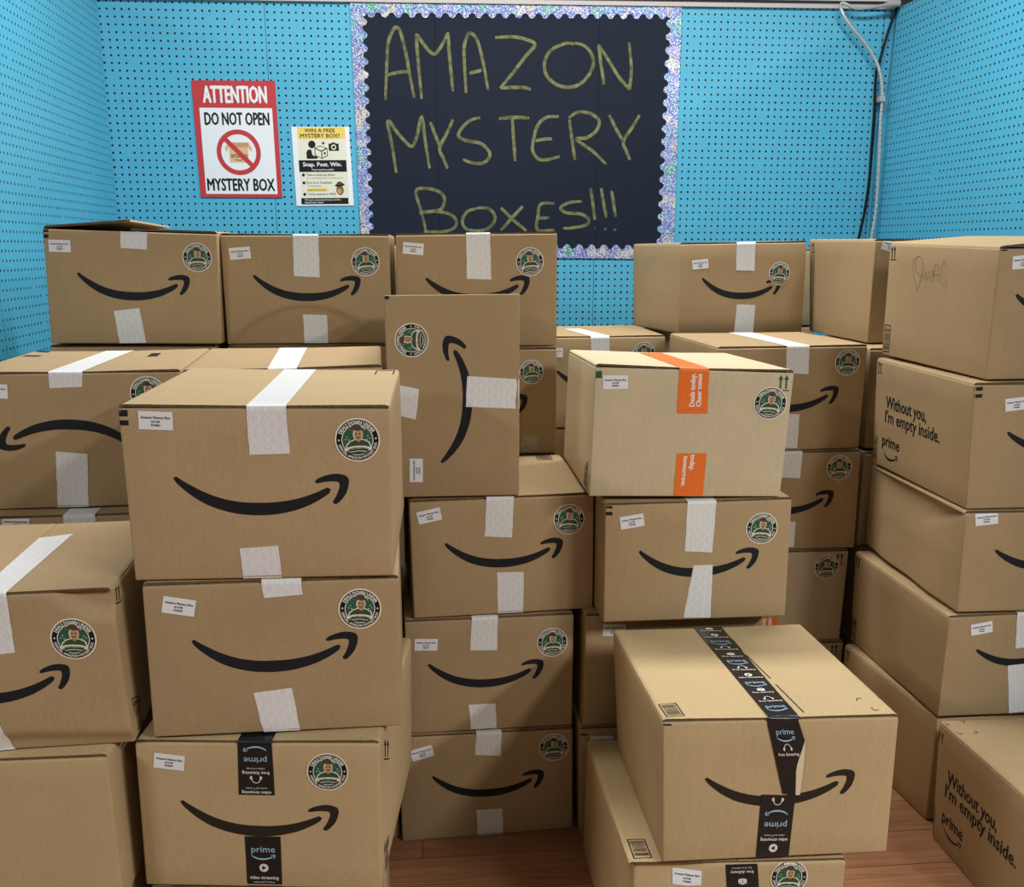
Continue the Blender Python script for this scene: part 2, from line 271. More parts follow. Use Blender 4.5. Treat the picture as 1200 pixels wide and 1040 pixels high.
            ['smile', 'f', [0.0694, 0.1536], [0.3254, 0.1537], 0],
            ['tape', 'w', [[0.1589, 0.0954], [0.2253, 0.0927], [0.2251, 0.0056], [0.1605, 0.0073]]],
            ['label', 'f', [0.0268, 0.2352], [0.0777, 0.2365]],
        ],
        'U4': [
            ['toptape', 'w', [[0.1673, 0.2618], [0.2315, 0.2627], [0.2296, 0.1911], [0.1669, 0.1948]], None],
            ['sticker', 'f', [0.3328, 0.217], 0.0326, 0],
            ['smile', 'f', [0.0698, 0.1496], [0.3233, 0.1487], 0],
            ['tape', 'w', [[0.165, 0.0766], [0.2256, 0.0753], [0.2244, 0.0067], [0.1645, 0.0083]]],
        ],
        'U5': [
            ['sticker', 'f', [0.3312, 0.2082], 0.0322, 0],
            ['arrows', 'f', [[0.3531, 0.246], [0.3766, 0.2453], [0.3776, 0.2132], [0.354, 0.2139]]],
            ['toptape', 'o', [[0.1415, 0.2587], [0.2217, 0.2578], [0.2228, 0.1307], [0.141, 0.1334]], None],
            ['tape', 'o', [[0.1359, 0.0734], [0.2089, 0.0708], [0.2113, 0.0096], [0.1353, 0.0126]]],
        ],
        'U6': [
            ['arrows', 'f', [[0.3516, 0.2449], [0.3753, 0.2464], [0.3756, 0.2154], [0.3516, 0.2164]]],
        ],
        'X1': [
            ['barcode', 'l', [[-0.0094, 0.0637], [0.0175, 0.0654], [0.0184, 0.0056], [-0.0053, 0.0062]]],
            ['arrows', 'l', [[0.0149, 0.2586], [0.0385, 0.2586], [0.0392, 0.2299], [0.0153, 0.2296]]],
            ['label', 'f', [0.0233, 0.269], [0.0733, 0.2552]],
            ['bar', 'f', [[0.0005, 0.2704], [0.0081, 0.27], [0.0083, 0.2679], [0.0007, 0.2683]]],
        ],
        'X2': [
        ],
        'X3': [
        ],
        'Y1': [
            ['arrows', 'l', [[0.0064, 0.2641], [0.0347, 0.2647], [0.0375, 0.2307], [0.0092, 0.2298]]],
            ['scribble', 'l', [[0.1188, 0.2392], [0.2715, 0.2384], [0.2753, 0.1798], [0.1261, 0.1751]]],
            ['barcode', 'l', [[0.0073, 0.075], [0.0381, 0.0747], [0.0393, 0.0081], [0.0073, 0.0075]]],
            ['label', 'f', [0.0285, 0.2524], [0.0743, 0.2557]],
            ['bar', 'f', [[-0.0037, 0.2657], [0.0162, 0.2663], [0.0166, 0.2633], [-0.0034, 0.2627]]],
            ['smile', 'f', [0.0441, 0.1751], [0.306, 0.18], 0],
        ],
        'Y2': [
            ['slogan', 'l', [[0.0657, 0.1837], [0.2745, 0.1839], [0.0641, 0.1173], [0.3437, 0.1202], [0.056, 0.078], [0.1485, 0.0769], [0.0689, 0.0469], [0.1401, 0.051]]],
            ['barcode', 'l', [[0.0009, 0.073], [0.0285, 0.0716], [0.0274, 0.0051], [-0.0014, 0.0056]]],
            ['arrows', 'l', [[0.0082, 0.2631], [0.0336, 0.2618], [0.0322, 0.2331], [0.0068, 0.2341]]],
            ['label', 'f', [0.0674, 0.2358], [0.1125, 0.2404]],
            ['smile', 'f', [0.0779, 0.1648], [0.3359, 0.181], 0],
            ['bar', 'f', [[0.0004, 0.2616], [0.0183, 0.2622], [0.0182, 0.2542], [0.0002, 0.2536]]],
            ['bar', 'f', [[0.0007, 0.2466], [0.0185, 0.2472], [0.0182, 0.2396], [0.0005, 0.2386]]],
        ],
        'Y3': [
            ['label', 'f', [0.0216, 0.221], [0.0699, 0.226]],
            ['smile', 'f', [0.0717, 0.1398], [0.3238, 0.1586], 0],
        ],
        'Y4': [
            ['label', 'f', [0.0516, 0.2253], [0.0985, 0.2322]],
            ['smile', 'f', [0.0707, 0.1635], [0.3195, 0.1849], 0],
            ['toptape', 'w', [[0.1561, 0.2421], [0.2186, 0.2469], [0.2259, 0.167], [0.1622, 0.1625]], None],
            ['tape', 'w', [[0.1502, 0.1215], [0.2136, 0.1262], [0.2322, 0.0075], [0.1678, 0.0026]]],
            ['arrows', 'l', [[0.0071, 0.2399], [0.038, 0.2408], [0.0331, 0.2122], [0.0024, 0.2112]]],
            ['barcode', 'l', [[0.0033, 0.0667], [0.0312, 0.0674], [0.0282, 0.008], [0.001, 0.0073]]],
        ],
        'Y5': [
            ['arrows', 'l', [[0.0111, 0.2564], [0.0324, 0.2567], [0.029, 0.2228], [0.0076, 0.2223]]],
        ],
        'Z': [
            ['slogan', 'l', [[0.0486, 0.1909], [0.24, 0.2076], [0.0438, 0.1263], [0.3136, 0.1393], [0.0389, 0.0853], [0.1235, 0.1014], [0.0504, 0.0593], [0.1177, 0.0579]]],
            ['barcode', 'l', [[-0.0191, 0.0798], [0.0084, 0.082], [0.0053, 0.0117], [-0.0231, 0.0094]]],
            ['arrows', 'l', [[-0.0003, 0.2613], [0.025, 0.2618], [0.0228, 0.2366], [-0.001, 0.2366]]],
            ['mark', 't', [[0.007, 0.3572], [0.0055, 0.3472], [0.012, 0.3486]]],
            ['mark', 't', [[0.0452, 0.3643], [0.0525, 0.3637], [0.0482, 0.3558]]],
            ['mark', 't', [[0.0089, 0.3151], [0.0099, 0.3033], [0.019, 0.3064]]],
            ['mark', 't', [[0.0489, 0.3196], [0.0526, 0.3095], [0.0405, 0.3046]]],
        ],
    },
    'W': {
        'chalk': [
            [[-0.0661, 1.8091], [-0.0567, 1.938], [-0.0494, 2.0056], [-0.0327, 2.0442], [-0.0199, 2.0568], [-0.0048, 2.0428], [0.0121, 1.9778], [0.0257, 1.9005], [0.0404, 1.8174]],
            [[-0.0581, 1.8944], [-0.016, 1.9047], [0.0259, 1.9083]],
            [[0.0678, 1.8148], [0.0598, 1.9205], [0.0537, 2.017], [0.0582, 2.0296], [0.0906, 1.9888], [0.1174, 1.97], [0.143, 1.9946], [0.17, 2.0432]],
            [[0.17, 2.0432], [0.1739, 1.9612], [0.1848, 1.842]],
            [[0.2336, 1.8367], [0.2285, 1.9427], [0.2292, 2.0009], [0.2433, 2.0378], [0.259, 2.04], [0.2798, 2.0115], [0.3003, 1.9341], [0.3157, 1.8478]],
            [[0.2471, 1.9058], [0.2736, 1.9121], [0.2917, 1.9173]],
            [[0.3432, 2.029], [0.4066, 2.0331], [0.4596, 2.0244], [0.4916, 2.0075], [0.4598, 1.9709], [0.4066, 1.9063], [0.3617, 1.8563]],
            [[0.3617, 1.8563], [0.4173, 1.8591], [0.4495, 1.8595], [0.4764, 1.853]],
            [[0.6412, 2.016], [0.6735, 2.0087], [0.7009, 1.9847], [0.7125, 1.9456], [0.6918, 1.9007], [0.6544, 1.8704], [0.6112, 1.8628], [0.5678, 1.8741], [0.5352, 1.9033], [0.5274, 1.9426], [0.5399, 1.9771], [0.5664, 1.9991], [0.609, 2.0144], [0.6391, 2.013]],
            [[0.7543, 1.8738], [0.7418, 1.9411], [0.7305, 2.0117]],
            [[0.7305, 2.0117], [0.7606, 1.971], [0.8057, 1.9074], [0.8451, 1.8651], [0.8527, 1.8682], [0.8573, 1.933], [0.8459, 2.0216]],
            [[-0.0337, 1.5527], [-0.0449, 1.6419], [-0.0599, 1.7369], [-0.0222, 1.6924], [0.0245, 1.6476], [0.0467, 1.683], [0.0664, 1.7533], [0.0782, 1.6632], [0.0923, 1.5699]],
            [[0.0989, 1.7337], [0.1161, 1.6887], [0.1345, 1.6435]],
            [[0.1833, 1.7446], [0.159, 1.6942], [0.1313, 1.6414], [0.1467, 1.603], [0.1601, 1.5694]],
            [[0.2861, 1.7528], [0.2453, 1.7403], [0.2128, 1.7099], [0.2038, 1.6846], [0.2337, 1.6697], [0.2875, 1.6601], [0.3198, 1.6299], [0.3142, 1.6043], [0.287, 1.5888], [0.2437, 1.5935], [0.2189, 1.6036]],
            [[0.356, 1.7486], [0.4066, 1.7542], [0.4715, 1.7529]],
            [[0.4066, 1.7492], [0.412, 1.6765], [0.4175, 1.598]],
            [[0.5832, 1.7593], [0.5365, 1.7557], [0.5041, 1.7281], [0.4881, 1.6772], [0.4851, 1.6364], [0.5049, 1.6079], [0.5379, 1.604], [0.5904, 1.6168]],
            [[0.4958, 1.6722], [0.5263, 1.6776], [0.559, 1.68]],
            [[0.6479, 1.6039], [0.6357, 1.6787], [0.6237, 1.7496]],
            [[0.6214, 1.7547], [0.656, 1.7753], [0.7052, 1.7708], [0.7386, 1.7459], [0.7285, 1.7102], [0.6905, 1.6843], [0.6521, 1.6788], [0.7134, 1.6384], [0.7699, 1.5893]],
            [[0.7766, 1.7666], [0.8054, 1.7161], [0.8343, 1.6734]],
            [[0.8944, 1.768], [0.866, 1.7218], [0.8343, 1.6724], [0.8463, 1.6395], [0.8618, 1.6055]],
            [[0.0733, 1.3438], [0.0565, 1.4171], [0.0387, 1.4875], [0.0799, 1.497], [0.1284, 1.4848], [0.1464, 1.459], [0.1327, 1.4225], [0.0781, 1.4119], [0.0509, 1.4087], [0.1107, 1.4141], [0.1705, 1.4018], [0.1919, 1.3703], [0.1696, 1.3461], [0.1202, 1.3386], [0.0656, 1.3406]],
            [[0.2747, 1.4283], [0.3186, 1.4232], [0.3404, 1.3917], [0.3182, 1.3548], [0.274, 1.342], [0.23, 1.3493], [0.2139, 1.3756], [0.2307, 1.4124], [0.2747, 1.4262]],
            [[0.3626, 1.4286], [0.4066, 1.3867], [0.4622, 1.3423]],
            [[0.4475, 1.4341], [0.4066, 1.3919], [0.3623, 1.3443]],
            [[0.5703, 1.4451], [0.5171, 1.4418], [0.5063, 1.3975], [0.5011, 1.3551], [0.5179, 1.3424], [0.5714, 1.3467]],
            [[0.5064, 1.389], [0.5509, 1.3923]],
            [[0.676, 1.4529], [0.6281, 1.4485], [0.595, 1.4294], [0.6175, 1.4105], [0.6734, 1.4064], [0.7052, 1.3874], [0.6966, 1.3661], [0.6519, 1.3554], [0.6049, 1.3521]],
            [[0.7107, 1.5014], [0.7196, 1.451], [0.7299, 1.3843]],
            [[0.7295, 1.3534], [0.7329, 1.3513]],
            [[0.752, 1.5016], [0.7621, 1.4512], [0.7747, 1.3929]],
            [[0.7701, 1.3524], [0.7735, 1.3492]],
            [[0.7924, 1.4934], [0.8013, 1.4513], [0.8118, 1.3952]],
            [[0.8085, 1.3503], [0.8121, 1.3439]],
        ],
        'board_out': [
            [-0.1829, 2.1479],
            [1.0419, 2.1684],
            [1.0477, 1.2355],
            [-0.1743, 1.2494],
        ],
        'board_in': [
            [-0.1329, 2.0954],
            [0.9939, 2.1122],
            [0.9866, 1.2812],
            [-0.1338, 1.2906],
        ],
        'folds': [
            [[0.1211, 2.1043], [0.1256, 1.3333]],
            [[0.7339, 2.0973], [0.7356, 1.2804]],
        ],
        'sign': [
            [-0.7641, 1.8668],
            [-0.4657, 1.8691],
            [-0.4623, 1.4616],
            [-0.761, 1.4618],
        ],
        'poster': [
            [-0.4155, 1.7121],
            [-0.2039, 1.7144],
            [-0.1968, 1.4344],
            [-0.411, 1.4317],
        ],
        'seam': [-0.4969, 1.9692],
        'cable': [
            [1.8961, -0.03, 2.2065],
            [1.879, -0.03, 2.1769],
            [1.868, -0.03, 2.1532],
            [1.8523, -0.03, 2.1086],
            [1.8328, -0.03, 2.034],
            [1.8212, -0.03, 1.9798],
            [1.8112, -0.03, 1.9435],
            [1.8103, -0.03, 1.8829],
            [1.8158, -0.03, 1.791],
            [1.8174, -0.03, 1.6667],
            [1.8191, -0.03, 1.5404],
            [1.8122, -0.03, 1.428],
            [1.7973, -0.03, 1.3239],
            [1.7789, -0.03, 1.2151],
        ],
        'conduit': [
            [1.8369, -0.05, 2.1659],
            [1.7845, -0.05, 2.1561],
            [1.7352, -0.05, 2.1492],
            [1.6954, -0.05, 2.1484],
            [1.6646, -0.05, 2.1594],
            [1.6443, -0.05, 2.1647],
            [1.6389, -0.05, 2.1501],
            [1.6547, -0.05, 2.1213],
            [1.6844, -0.05, 2.0867],
            [1.721, -0.05, 2.0521],
            [1.758, -0.05, 2.0142],
            [1.7886, -0.05, 1.976],
            [1.809, -0.05, 1.9403],
            [1.8236, -0.05, 1.8953],
            [1.833, -0.05, 1.8347],
            [1.8337, -0.05, 1.7581],
            [1.8394, -0.05, 1.6651],
            [1.8448, -0.05, 1.5393],
            [1.8468, -0.05, 1.4113],
            [1.8386, -0.05, 1.3139],
            [1.8303, -0.05, 1.2154],
        ],
        'wire': [
            [1.8788, -0.02, 2.1613],
            [1.8735, -0.02, 2.0813],
            [1.8706, -0.02, 1.9763],
            [1.8676, -0.02, 1.8698],
            [1.8579, -0.02, 1.8298],
        ],
        'thin': [
            [1.8442, -0.02, 1.8296],
            [1.8397, -0.02, 1.6992],
            [1.8446, -0.02, 1.5412],
            [1.846, -0.02, 1.3797],
            [1.8444, -0.02, 1.2481],
        ],
        'clamp': [1.8288, -0.045, 1.8323],
        'peg': [-1.0383, 1.718, -0.9662, 1.8804, -0.5383, 1.9477],
    },
}

# ------------------------------------------------------------ camera, light
f, pitch, yaw, roll, CD, CH = DATA['cam'][:6]
cd = bpy.data.cameras.new('camera')
cam = bpy.data.objects.new('camera', cd)
COL.objects.link(cam)
cd.sensor_fit = 'HORIZONTAL'
cd.sensor_width = 36.0
cd.lens = f / 1200.0 * 36.0
cd.shift_y = (610 - 520) / 1200.0
cd.clip_start = 0.05
cam.location = (0, -CD, CH)
cam.rotation_euler = (math.pi / 2 - pitch, 0, -yaw)
SC.camera = cam

SC.view_settings.view_transform = 'Standard'
SC.view_settings.look = 'None'
SC.view_settings.gamma = 1.0
SC.view_settings.use_curve_mapping = False
SC.view_settings.exposure = 0.0

wd = bpy.data.worlds.new('world')
SC.world = wd
wd.use_nodes = True
bg = wd.node_tree.nodes['Background']
bg.inputs[0].default_value = (0.93, 0.95, 1.0, 1)
bg.inputs[1].default_value = 0.03


def area(name, loc, size, power, rot=(0, 0, 0), color=(1, 0.975, 0.94)):
    l = bpy.data.lights.new(name, 'AREA')
    l.shape = 'RECTANGLE'
    l.size, l.size_y = size
    l.energy = power
    l.color = color
    o = bpy.data.objects.new(name, l)
    o.location = loc
    o.rotation_euler = rot
    COL.objects.link(o)


# ceiling strips: one row over the alcove, rows over the aisles to the left and right of it, plus two added fills
area('ceiling_light_alcove', (0.4, -1.3, 2.95), (2.4, 0.3), 82)
area('ceiling_light_left_aisle', (-3.2, -5.0, 2.8), (0.3, 1.2), 78)
area('fill_light_left_near', (-1.2, -3.6, 2.8), (0.3, 1.2), 4)  # fill lamp added to brighten the front left stacks
area('fill_light_mid_aisle', (0.4, -5.2, 2.9), (1.5, 0.3), 11)  # fill lamp added to lift the floor and the low centre cartons
area('ceiling_light_right_aisle', (2.0, -5.0, 2.8), (0.3, 1.2), 63)
area('ceiling_light_far_right_aisle', (3.2, -5.0, 2.8), (0.3, 1.2), 126)

# ------------------------------------------------------------ materials
MATS = {}


def nodes(name):
    m = bpy.data.materials.new(name)
    m.use_nodes = True
    nt = m.node_tree
    b = nt.nodes['Principled BSDF']
    return m, nt, b


def N(nt, t, **kw):
    n = nt.nodes.new(t)
    for k, v in kw.items():
        setattr(n, k, v)
    return n


def math_n(nt, op, a, b=None, c=None):
    n = N(nt, 'ShaderNodeMath', operation=op)
    for i, v in enumerate((a, b, c)):
        if v is None:
            continue
        if isinstance(v, (int, float)):
            n.inputs[i].default_value = v
        else:
            nt.links.new(v, n.inputs[i])
    return n.outputs[0]


def mix(nt, fac, a, b):
    n = N(nt, 'ShaderNodeMix', data_type='RGBA')
    for s, v in (('Factor', fac), ('A', a), ('B', b)):
        i = [x for x in n.inputs if x.name == s and (x.type == 'RGBA' or s == 'Factor')][0]
        if isinstance(v, (int, float)):
            i.default_value = v
        elif isinstance(v, tuple):
            i.default_value = (*v, 1)
        else:
            nt.links.new(v, i)
    return [o for o in n.outputs if o.type == 'RGBA'][0]


def plain(name, col, rough=0.6, spec=0.3, metal=0.0, noise=0.0):
    if name in MATS:
        return MATS[name]
    m, nt, b = nodes(name)
    b.inputs['Base Color'].default_value = (*col, 1)
    b.inputs['Roughness'].default_value = rough
    b.inputs['Specular IOR Level'].default_value = spec
    b.inputs['Metallic'].default_value = metal
    if noise:
        tc = N(nt, 'ShaderNodeTexCoord')
        nz = N(nt, 'ShaderNodeTexNoise')
        nz.inputs['Scale'].default_value = 180
        nz.inputs['Detail'].default_value = 3
        nt.links.new(tc.outputs['Object'], nz.inputs['Vector'])
        r = N(nt, 'ShaderNodeMapRange')
        r.inputs[1].default_value, r.inputs[2].default_value = 0.3, 0.7
        r.inputs[3].default_value, r.inputs[4].default_value = 1 - noise, 1 + noise
        nt.links.new(nz.outputs[0], r.inputs[0])
        h = N(nt, 'ShaderNodeHueSaturation')
        h.inputs['Color'].default_value = (*col, 1)
        nt.links.new(r.outputs[0], h.inputs['Value'])
        nt.links.new(h.outputs[0], b.inputs['Base Color'])
    MATS[name] = m
    return m


def cardboard(name, col):
    if name in MATS:
        return MATS[name]
    m, nt, b = nodes(name)
    tc = N(nt, 'ShaderNodeTexCoord')
    oi = N(nt, 'ShaderNodeObjectInfo')
    fine = N(nt, 'ShaderNodeTexNoise')
    fine.inputs['Scale'].default_value = 420
    fine.inputs['Detail'].default_value = 4
    fine.inputs['Roughness'].default_value = 0.7
    nt.links.new(tc.outputs['Object'], fine.inputs['Vector'])
    mp = N(nt, 'ShaderNodeMapping')
    mp.inputs['Scale'].default_value = (1.0, 1.0, 0.12)
    nt.links.new(tc.outputs['Object'], mp.inputs[0])
    fib = N(nt, 'ShaderNodeTexNoise')
    fib.inputs['Scale'].default_value = 170
    fib.inputs['Detail'].default_value = 3
    nt.links.new(mp.outputs[0], fib.inputs['Vector'])
    big = N(nt, 'ShaderNodeTexNoise')
    big.inputs['Scale'].default_value = 7
    big.inputs['Detail'].default_value = 2
    nt.links.new(tc.outputs['Object'], big.inputs['Vector'])
    s = math_n(nt, 'MULTIPLY_ADD', fine.outputs[0], 0.56, 0.72)
    s2 = math_n(nt, 'MULTIPLY_ADD', fib.outputs[0], 0.16, 0.92)
    s3 = math_n(nt, 'MULTIPLY_ADD', big.outputs[0], 0.16, 0.92)
    s4 = math_n(nt, 'MULTIPLY_ADD', oi.outputs['Random'], 0.10, 0.95)
    v = math_n(nt, 'MULTIPLY', math_n(nt, 'MULTIPLY', s, s2), math_n(nt, 'MULTIPLY', s3, s4))
    h = N(nt, 'ShaderNodeHueSaturation')
    h.inputs['Color'].default_value = (*col, 1)
    nt.links.new(v, h.inputs['Value'])
    nt.links.new(h.outputs[0], b.inputs['Base Color'])
    b.inputs['Roughness'].default_value = 0.72
    b.inputs['Specular IOR Level'].default_value = 0.22
    bp = N(nt, 'ShaderNodeBump')
    bp.inputs['Strength'].default_value = 0.05
    bp.inputs['Distance'].default_value = 0.001
    nt.links.new(fib.outputs[0], bp.inputs['Height'])
    nt.links.new(bp.outputs[0], b.inputs['Normal'])
    MATS[name] = m
    return m


CARD = {
    'mid': cardboard('kraft_cardboard', (0.405, 0.290, 0.158)),
    'light': cardboard('light_kraft_cardboard', (0.50, 0.375, 0.205)),
    'mid_pale': cardboard('mid_pale_kraft_cardboard', (0.46, 0.335, 0.185)),  # a little paler than the mid kraft
    'pale': cardboard('pale_tan_cardboard', (0.60, 0.51, 0.335)),
    'grey': cardboard('greyish_kraft_cardboard', (0.44, 0.36, 0.235)),
}
EDGE = cardboard('cut_cardboard_edge', (0.60, 0.47, 0.29))
FLUTE_SHADE = plain('shaded_fluted_edge', (0.13, 0.085, 0.045), 0.8, 0.1, noise=0.3)  # front cut edge of the flaps, slot and flute shade put into its colour
INK = plain('black_print', (0.012, 0.014, 0.018), 0.55, 0.25, noise=0.1)
INKB = plain('brown_black_print', (0.026, 0.021, 0.014), 0.6, 0.2, noise=0.1)
INKG = plain('green_print', (0.035, 0.10, 0.045), 0.6, 0.2)
PEN = plain('pencil_ink', (0.10, 0.09, 0.06), 0.6, 0.2)
WHITE = plain('white_paper', (0.80, 0.83, 0.86), 0.5, 0.3)
TEXT = plain('label_text', (0.06, 0.06, 0.07), 0.6, 0.2)
CREAM = plain('cream_paper', (0.78, 0.74, 0.60), 0.5, 0.3)
BLACK = plain('badge_black', (0.010, 0.010, 0.010), 0.45, 0.3)
BWHITE = plain('badge_white', (0.82, 0.82, 0.78), 0.5, 0.3)
GREEN = plain('badge_green', (0.030, 0.115, 0.055), 0.5, 0.3)
DGREEN = plain('shirt_green', (0.035, 0.085, 0.040), 0.5, 0.3)
SKIN = plain('badge_tan', (0.50, 0.27, 0.14), 0.5, 0.3)
HAT = plain('hat_brown', (0.075, 0.06, 0.035), 0.5, 0.3)
TAPEB = plain('black_tape', (0.010, 0.011, 0.013), 0.28, 0.45)
TBLUE = plain('tape_light_blue', (0.33, 0.55, 0.72), 0.4, 0.3)
TWHITE = plain('tape_white_print', (0.72, 0.72, 0.68), 0.4, 0.3)
TBACK = plain('tape_backing', (0.70, 0.60, 0.40), 0.5, 0.3)
TORANGE = plain('orange_tape', (0.83, 0.185, 0.030), 0.38, 0.35, noise=0.06)
OWHITE = plain('orange_tape_print', (0.86, 0.84, 0.80), 0.5, 0.3)


def tape_mat(name, base, thread):
    m, nt, b = nodes(name)
    uv = N(nt, 'ShaderNodeUVMap')
    sp = N(nt, 'ShaderNodeSeparateXYZ')
    nt.links.new(uv.outputs[0], sp.inputs[0])
    nz = N(nt, 'ShaderNodeTexNoise')
    nz.inputs['Scale'].default_value = 60
    nt.links.new(uv.outputs[0], nz.inputs['Vector'])
    wob = math_n(nt, 'MULTIPLY_ADD', nz.outputs[0], 0.006, -0.003)
    x = math_n(nt, 'ADD', sp.outputs[0], wob)
    y = sp.outputs[1]
    tot = None
    for e, wdt in ((math_n(nt, 'ADD', x, math_n(nt, 'MULTIPLY', y, 0.8)), 0.035),
                   (math_n(nt, 'SUBTRACT', x, math_n(nt, 'MULTIPLY', y, 0.8)), 0.035),
                   (math_n(nt, 'MULTIPLY', x, 1.6), 0.05)):
        fr = math_n(nt, 'FRACT', math_n(nt, 'MULTIPLY', e, 55.0))
        d = math_n(nt, 'ABSOLUTE', math_n(nt, 'SUBTRACT', fr, 0.5))
        l = math_n(nt, 'LESS_THAN', d, wdt)
        tot = l if tot is None else math_n(nt, 'MAXIMUM', tot, l)
    big = N(nt, 'ShaderNodeTexNoise')
    big.inputs['Scale'].default_value = 350
    nt.links.new(uv.outputs[0], big.inputs['Vector'])
    c = mix(nt, math_n(nt, 'MULTIPLY_ADD', big.outputs[0], 0.5, 0.1), base, tuple(v * 0.88 for v in base))
    c = mix(nt, tot, c, thread)
    nt.links.new(c, b.inputs['Base Color'])
    b.inputs['Roughness'].default_value = 0.42
    b.inputs['Specular IOR Level'].default_value = 0.35
    bp = N(nt, 'ShaderNodeBump')
    bp.inputs['Strength'].default_value = 0.35
    bp.inputs['Distance'].default_value = 0.0008
    nt.links.new(nz.outputs[0], bp.inputs['Height'])
    nt.links.new(bp.outputs[0], b.inputs['Normal'])
    return m


TAPEW = tape_mat('white_fibre_tape', (0.76, 0.775, 0.78), (0.84, 0.85, 0.85))


def clear_mat():
    m, nt, b = nodes('clear_tape')
    b.inputs['Base Color'].default_value = (0.66, 0.60, 0.50, 1)
    b.inputs['Roughness'].default_value = 0.12
    b.inputs['Alpha'].default_value = 0.5
    nz = N(nt, 'ShaderNodeTexNoise')
    nz.inputs['Scale'].default_value = 90
    tc = N(nt, 'ShaderNodeTexCoord')
    nt.links.new(tc.outputs['Object'], nz.inputs['Vector'])
    bp = N(nt, 'ShaderNodeBump')
    bp.inputs['Distance'].default_value = 0.004
    nt.links.new(nz.outputs[0], bp.inputs['Height'])
    nt.links.new(bp.outputs[0], b.inputs['Normal'])
    return m


TAPEC = clear_mat()


def peg_mat(name, ax, px, pz, seams=()):
    """painted pegboard: 1 inch hole pattern, wall coordinate ax (0=x, 1=y) against z"""
    m, nt, b = nodes(name)
    tc = N(nt, 'ShaderNodeTexCoord')
    sp = N(nt, 'ShaderNodeSeparateXYZ')
    nt.links.new(tc.outputs['Object'], sp.inputs[0])
    P = 0.0254

    def cell(o, off):
        t = math_n(nt, 'MULTIPLY_ADD', o, 1 / P, 0.5 - off / P)
        return math_n(nt, 'SUBTRACT', math_n(nt, 'FRACT', t), 0.5), math_n(nt, 'FLOOR', t)
    u, iu = cell(sp.outputs[ax], px)
    v, iv = cell(sp.outputs[2], pz)
    d = math_n(nt, 'SQRT', math_n(nt, 'ADD', math_n(nt, 'MULTIPLY', u, u), math_n(nt, 'MULTIPLY', v, v)))
    cb = N(nt, 'ShaderNodeCombineXYZ')
    nt.links.new(iu, cb.inputs[0])
    nt.links.new(iv, cb.inputs[1])
    wn = N(nt, 'ShaderNodeTexWhiteNoise', noise_dimensions='2D')
    nt.links.new(cb.outputs[0], wn.inputs['Vector'])
    rad = math_n(nt, 'MULTIPLY_ADD', wn.outputs[0], 0.025, 0.155)
    hole = math_n(nt, 'LESS_THAN', d, rad)
    open_ = math_n(nt, 'GREATER_THAN', wn.outputs[0], 0.012)
    hole = math_n(nt, 'MULTIPLY', hole, open_)
    ring = math_n(nt, 'MULTIPLY', math_n(nt, 'LESS_THAN', d, math_n(nt, 'ADD', rad, 0.07)), open_)
    nz = N(nt, 'ShaderNodeTexNoise')
    nz.inputs['Scale'].default_value = 3.0
    nz.inputs['Detail'].default_value = 5
    nt.links.new(tc.outputs['Object'], nz.inputs['Vector'])
    col = mix(nt, nz.outputs[0], (0.070, 0.39, 0.585), (0.098, 0.455, 0.665))
    col = mix(nt, math_n(nt, 'MULTIPLY', ring, 0.35), col, (0.20, 0.56, 0.72))
    col = mix(nt, hole, col, (0.008, 0.012, 0.020))
    for sx in seams:
        ds = math_n(nt, 'ABSOLUTE', math_n(nt, 'SUBTRACT', sp.outputs[ax], sx))
        col = mix(nt, math_n(nt, 'MULTIPLY', math_n(nt, 'LESS_THAN', ds, 0.0014), 0.75), col, (0.012, 0.06, 0.09))
    nt.links.new(col, b.inputs['Base Color'])
    b.inputs['Roughness'].default_value = 0.42
    b.inputs['Specular IOR Level'].default_value = 0.35
    n2 = N(nt, 'ShaderNodeTexNoise')
    n2.inputs['Scale'].default_value = 120
    nt.links.new(tc.outputs['Object'], n2.inputs['Vector'])
    hgt = math_n(nt, 'SUBTRACT', math_n(nt, 'MULTIPLY', n2.outputs[0], 0.25), hole)
    bp = N(nt, 'ShaderNodeBump')
    bp.inputs['Strength'].default_value = 0.3
    bp.inputs['Distance'].default_value = 0.002
    nt.links.new(hgt, bp.inputs['Height'])
    nt.links.new(bp.outputs[0], b.inputs['Normal'])
    return m


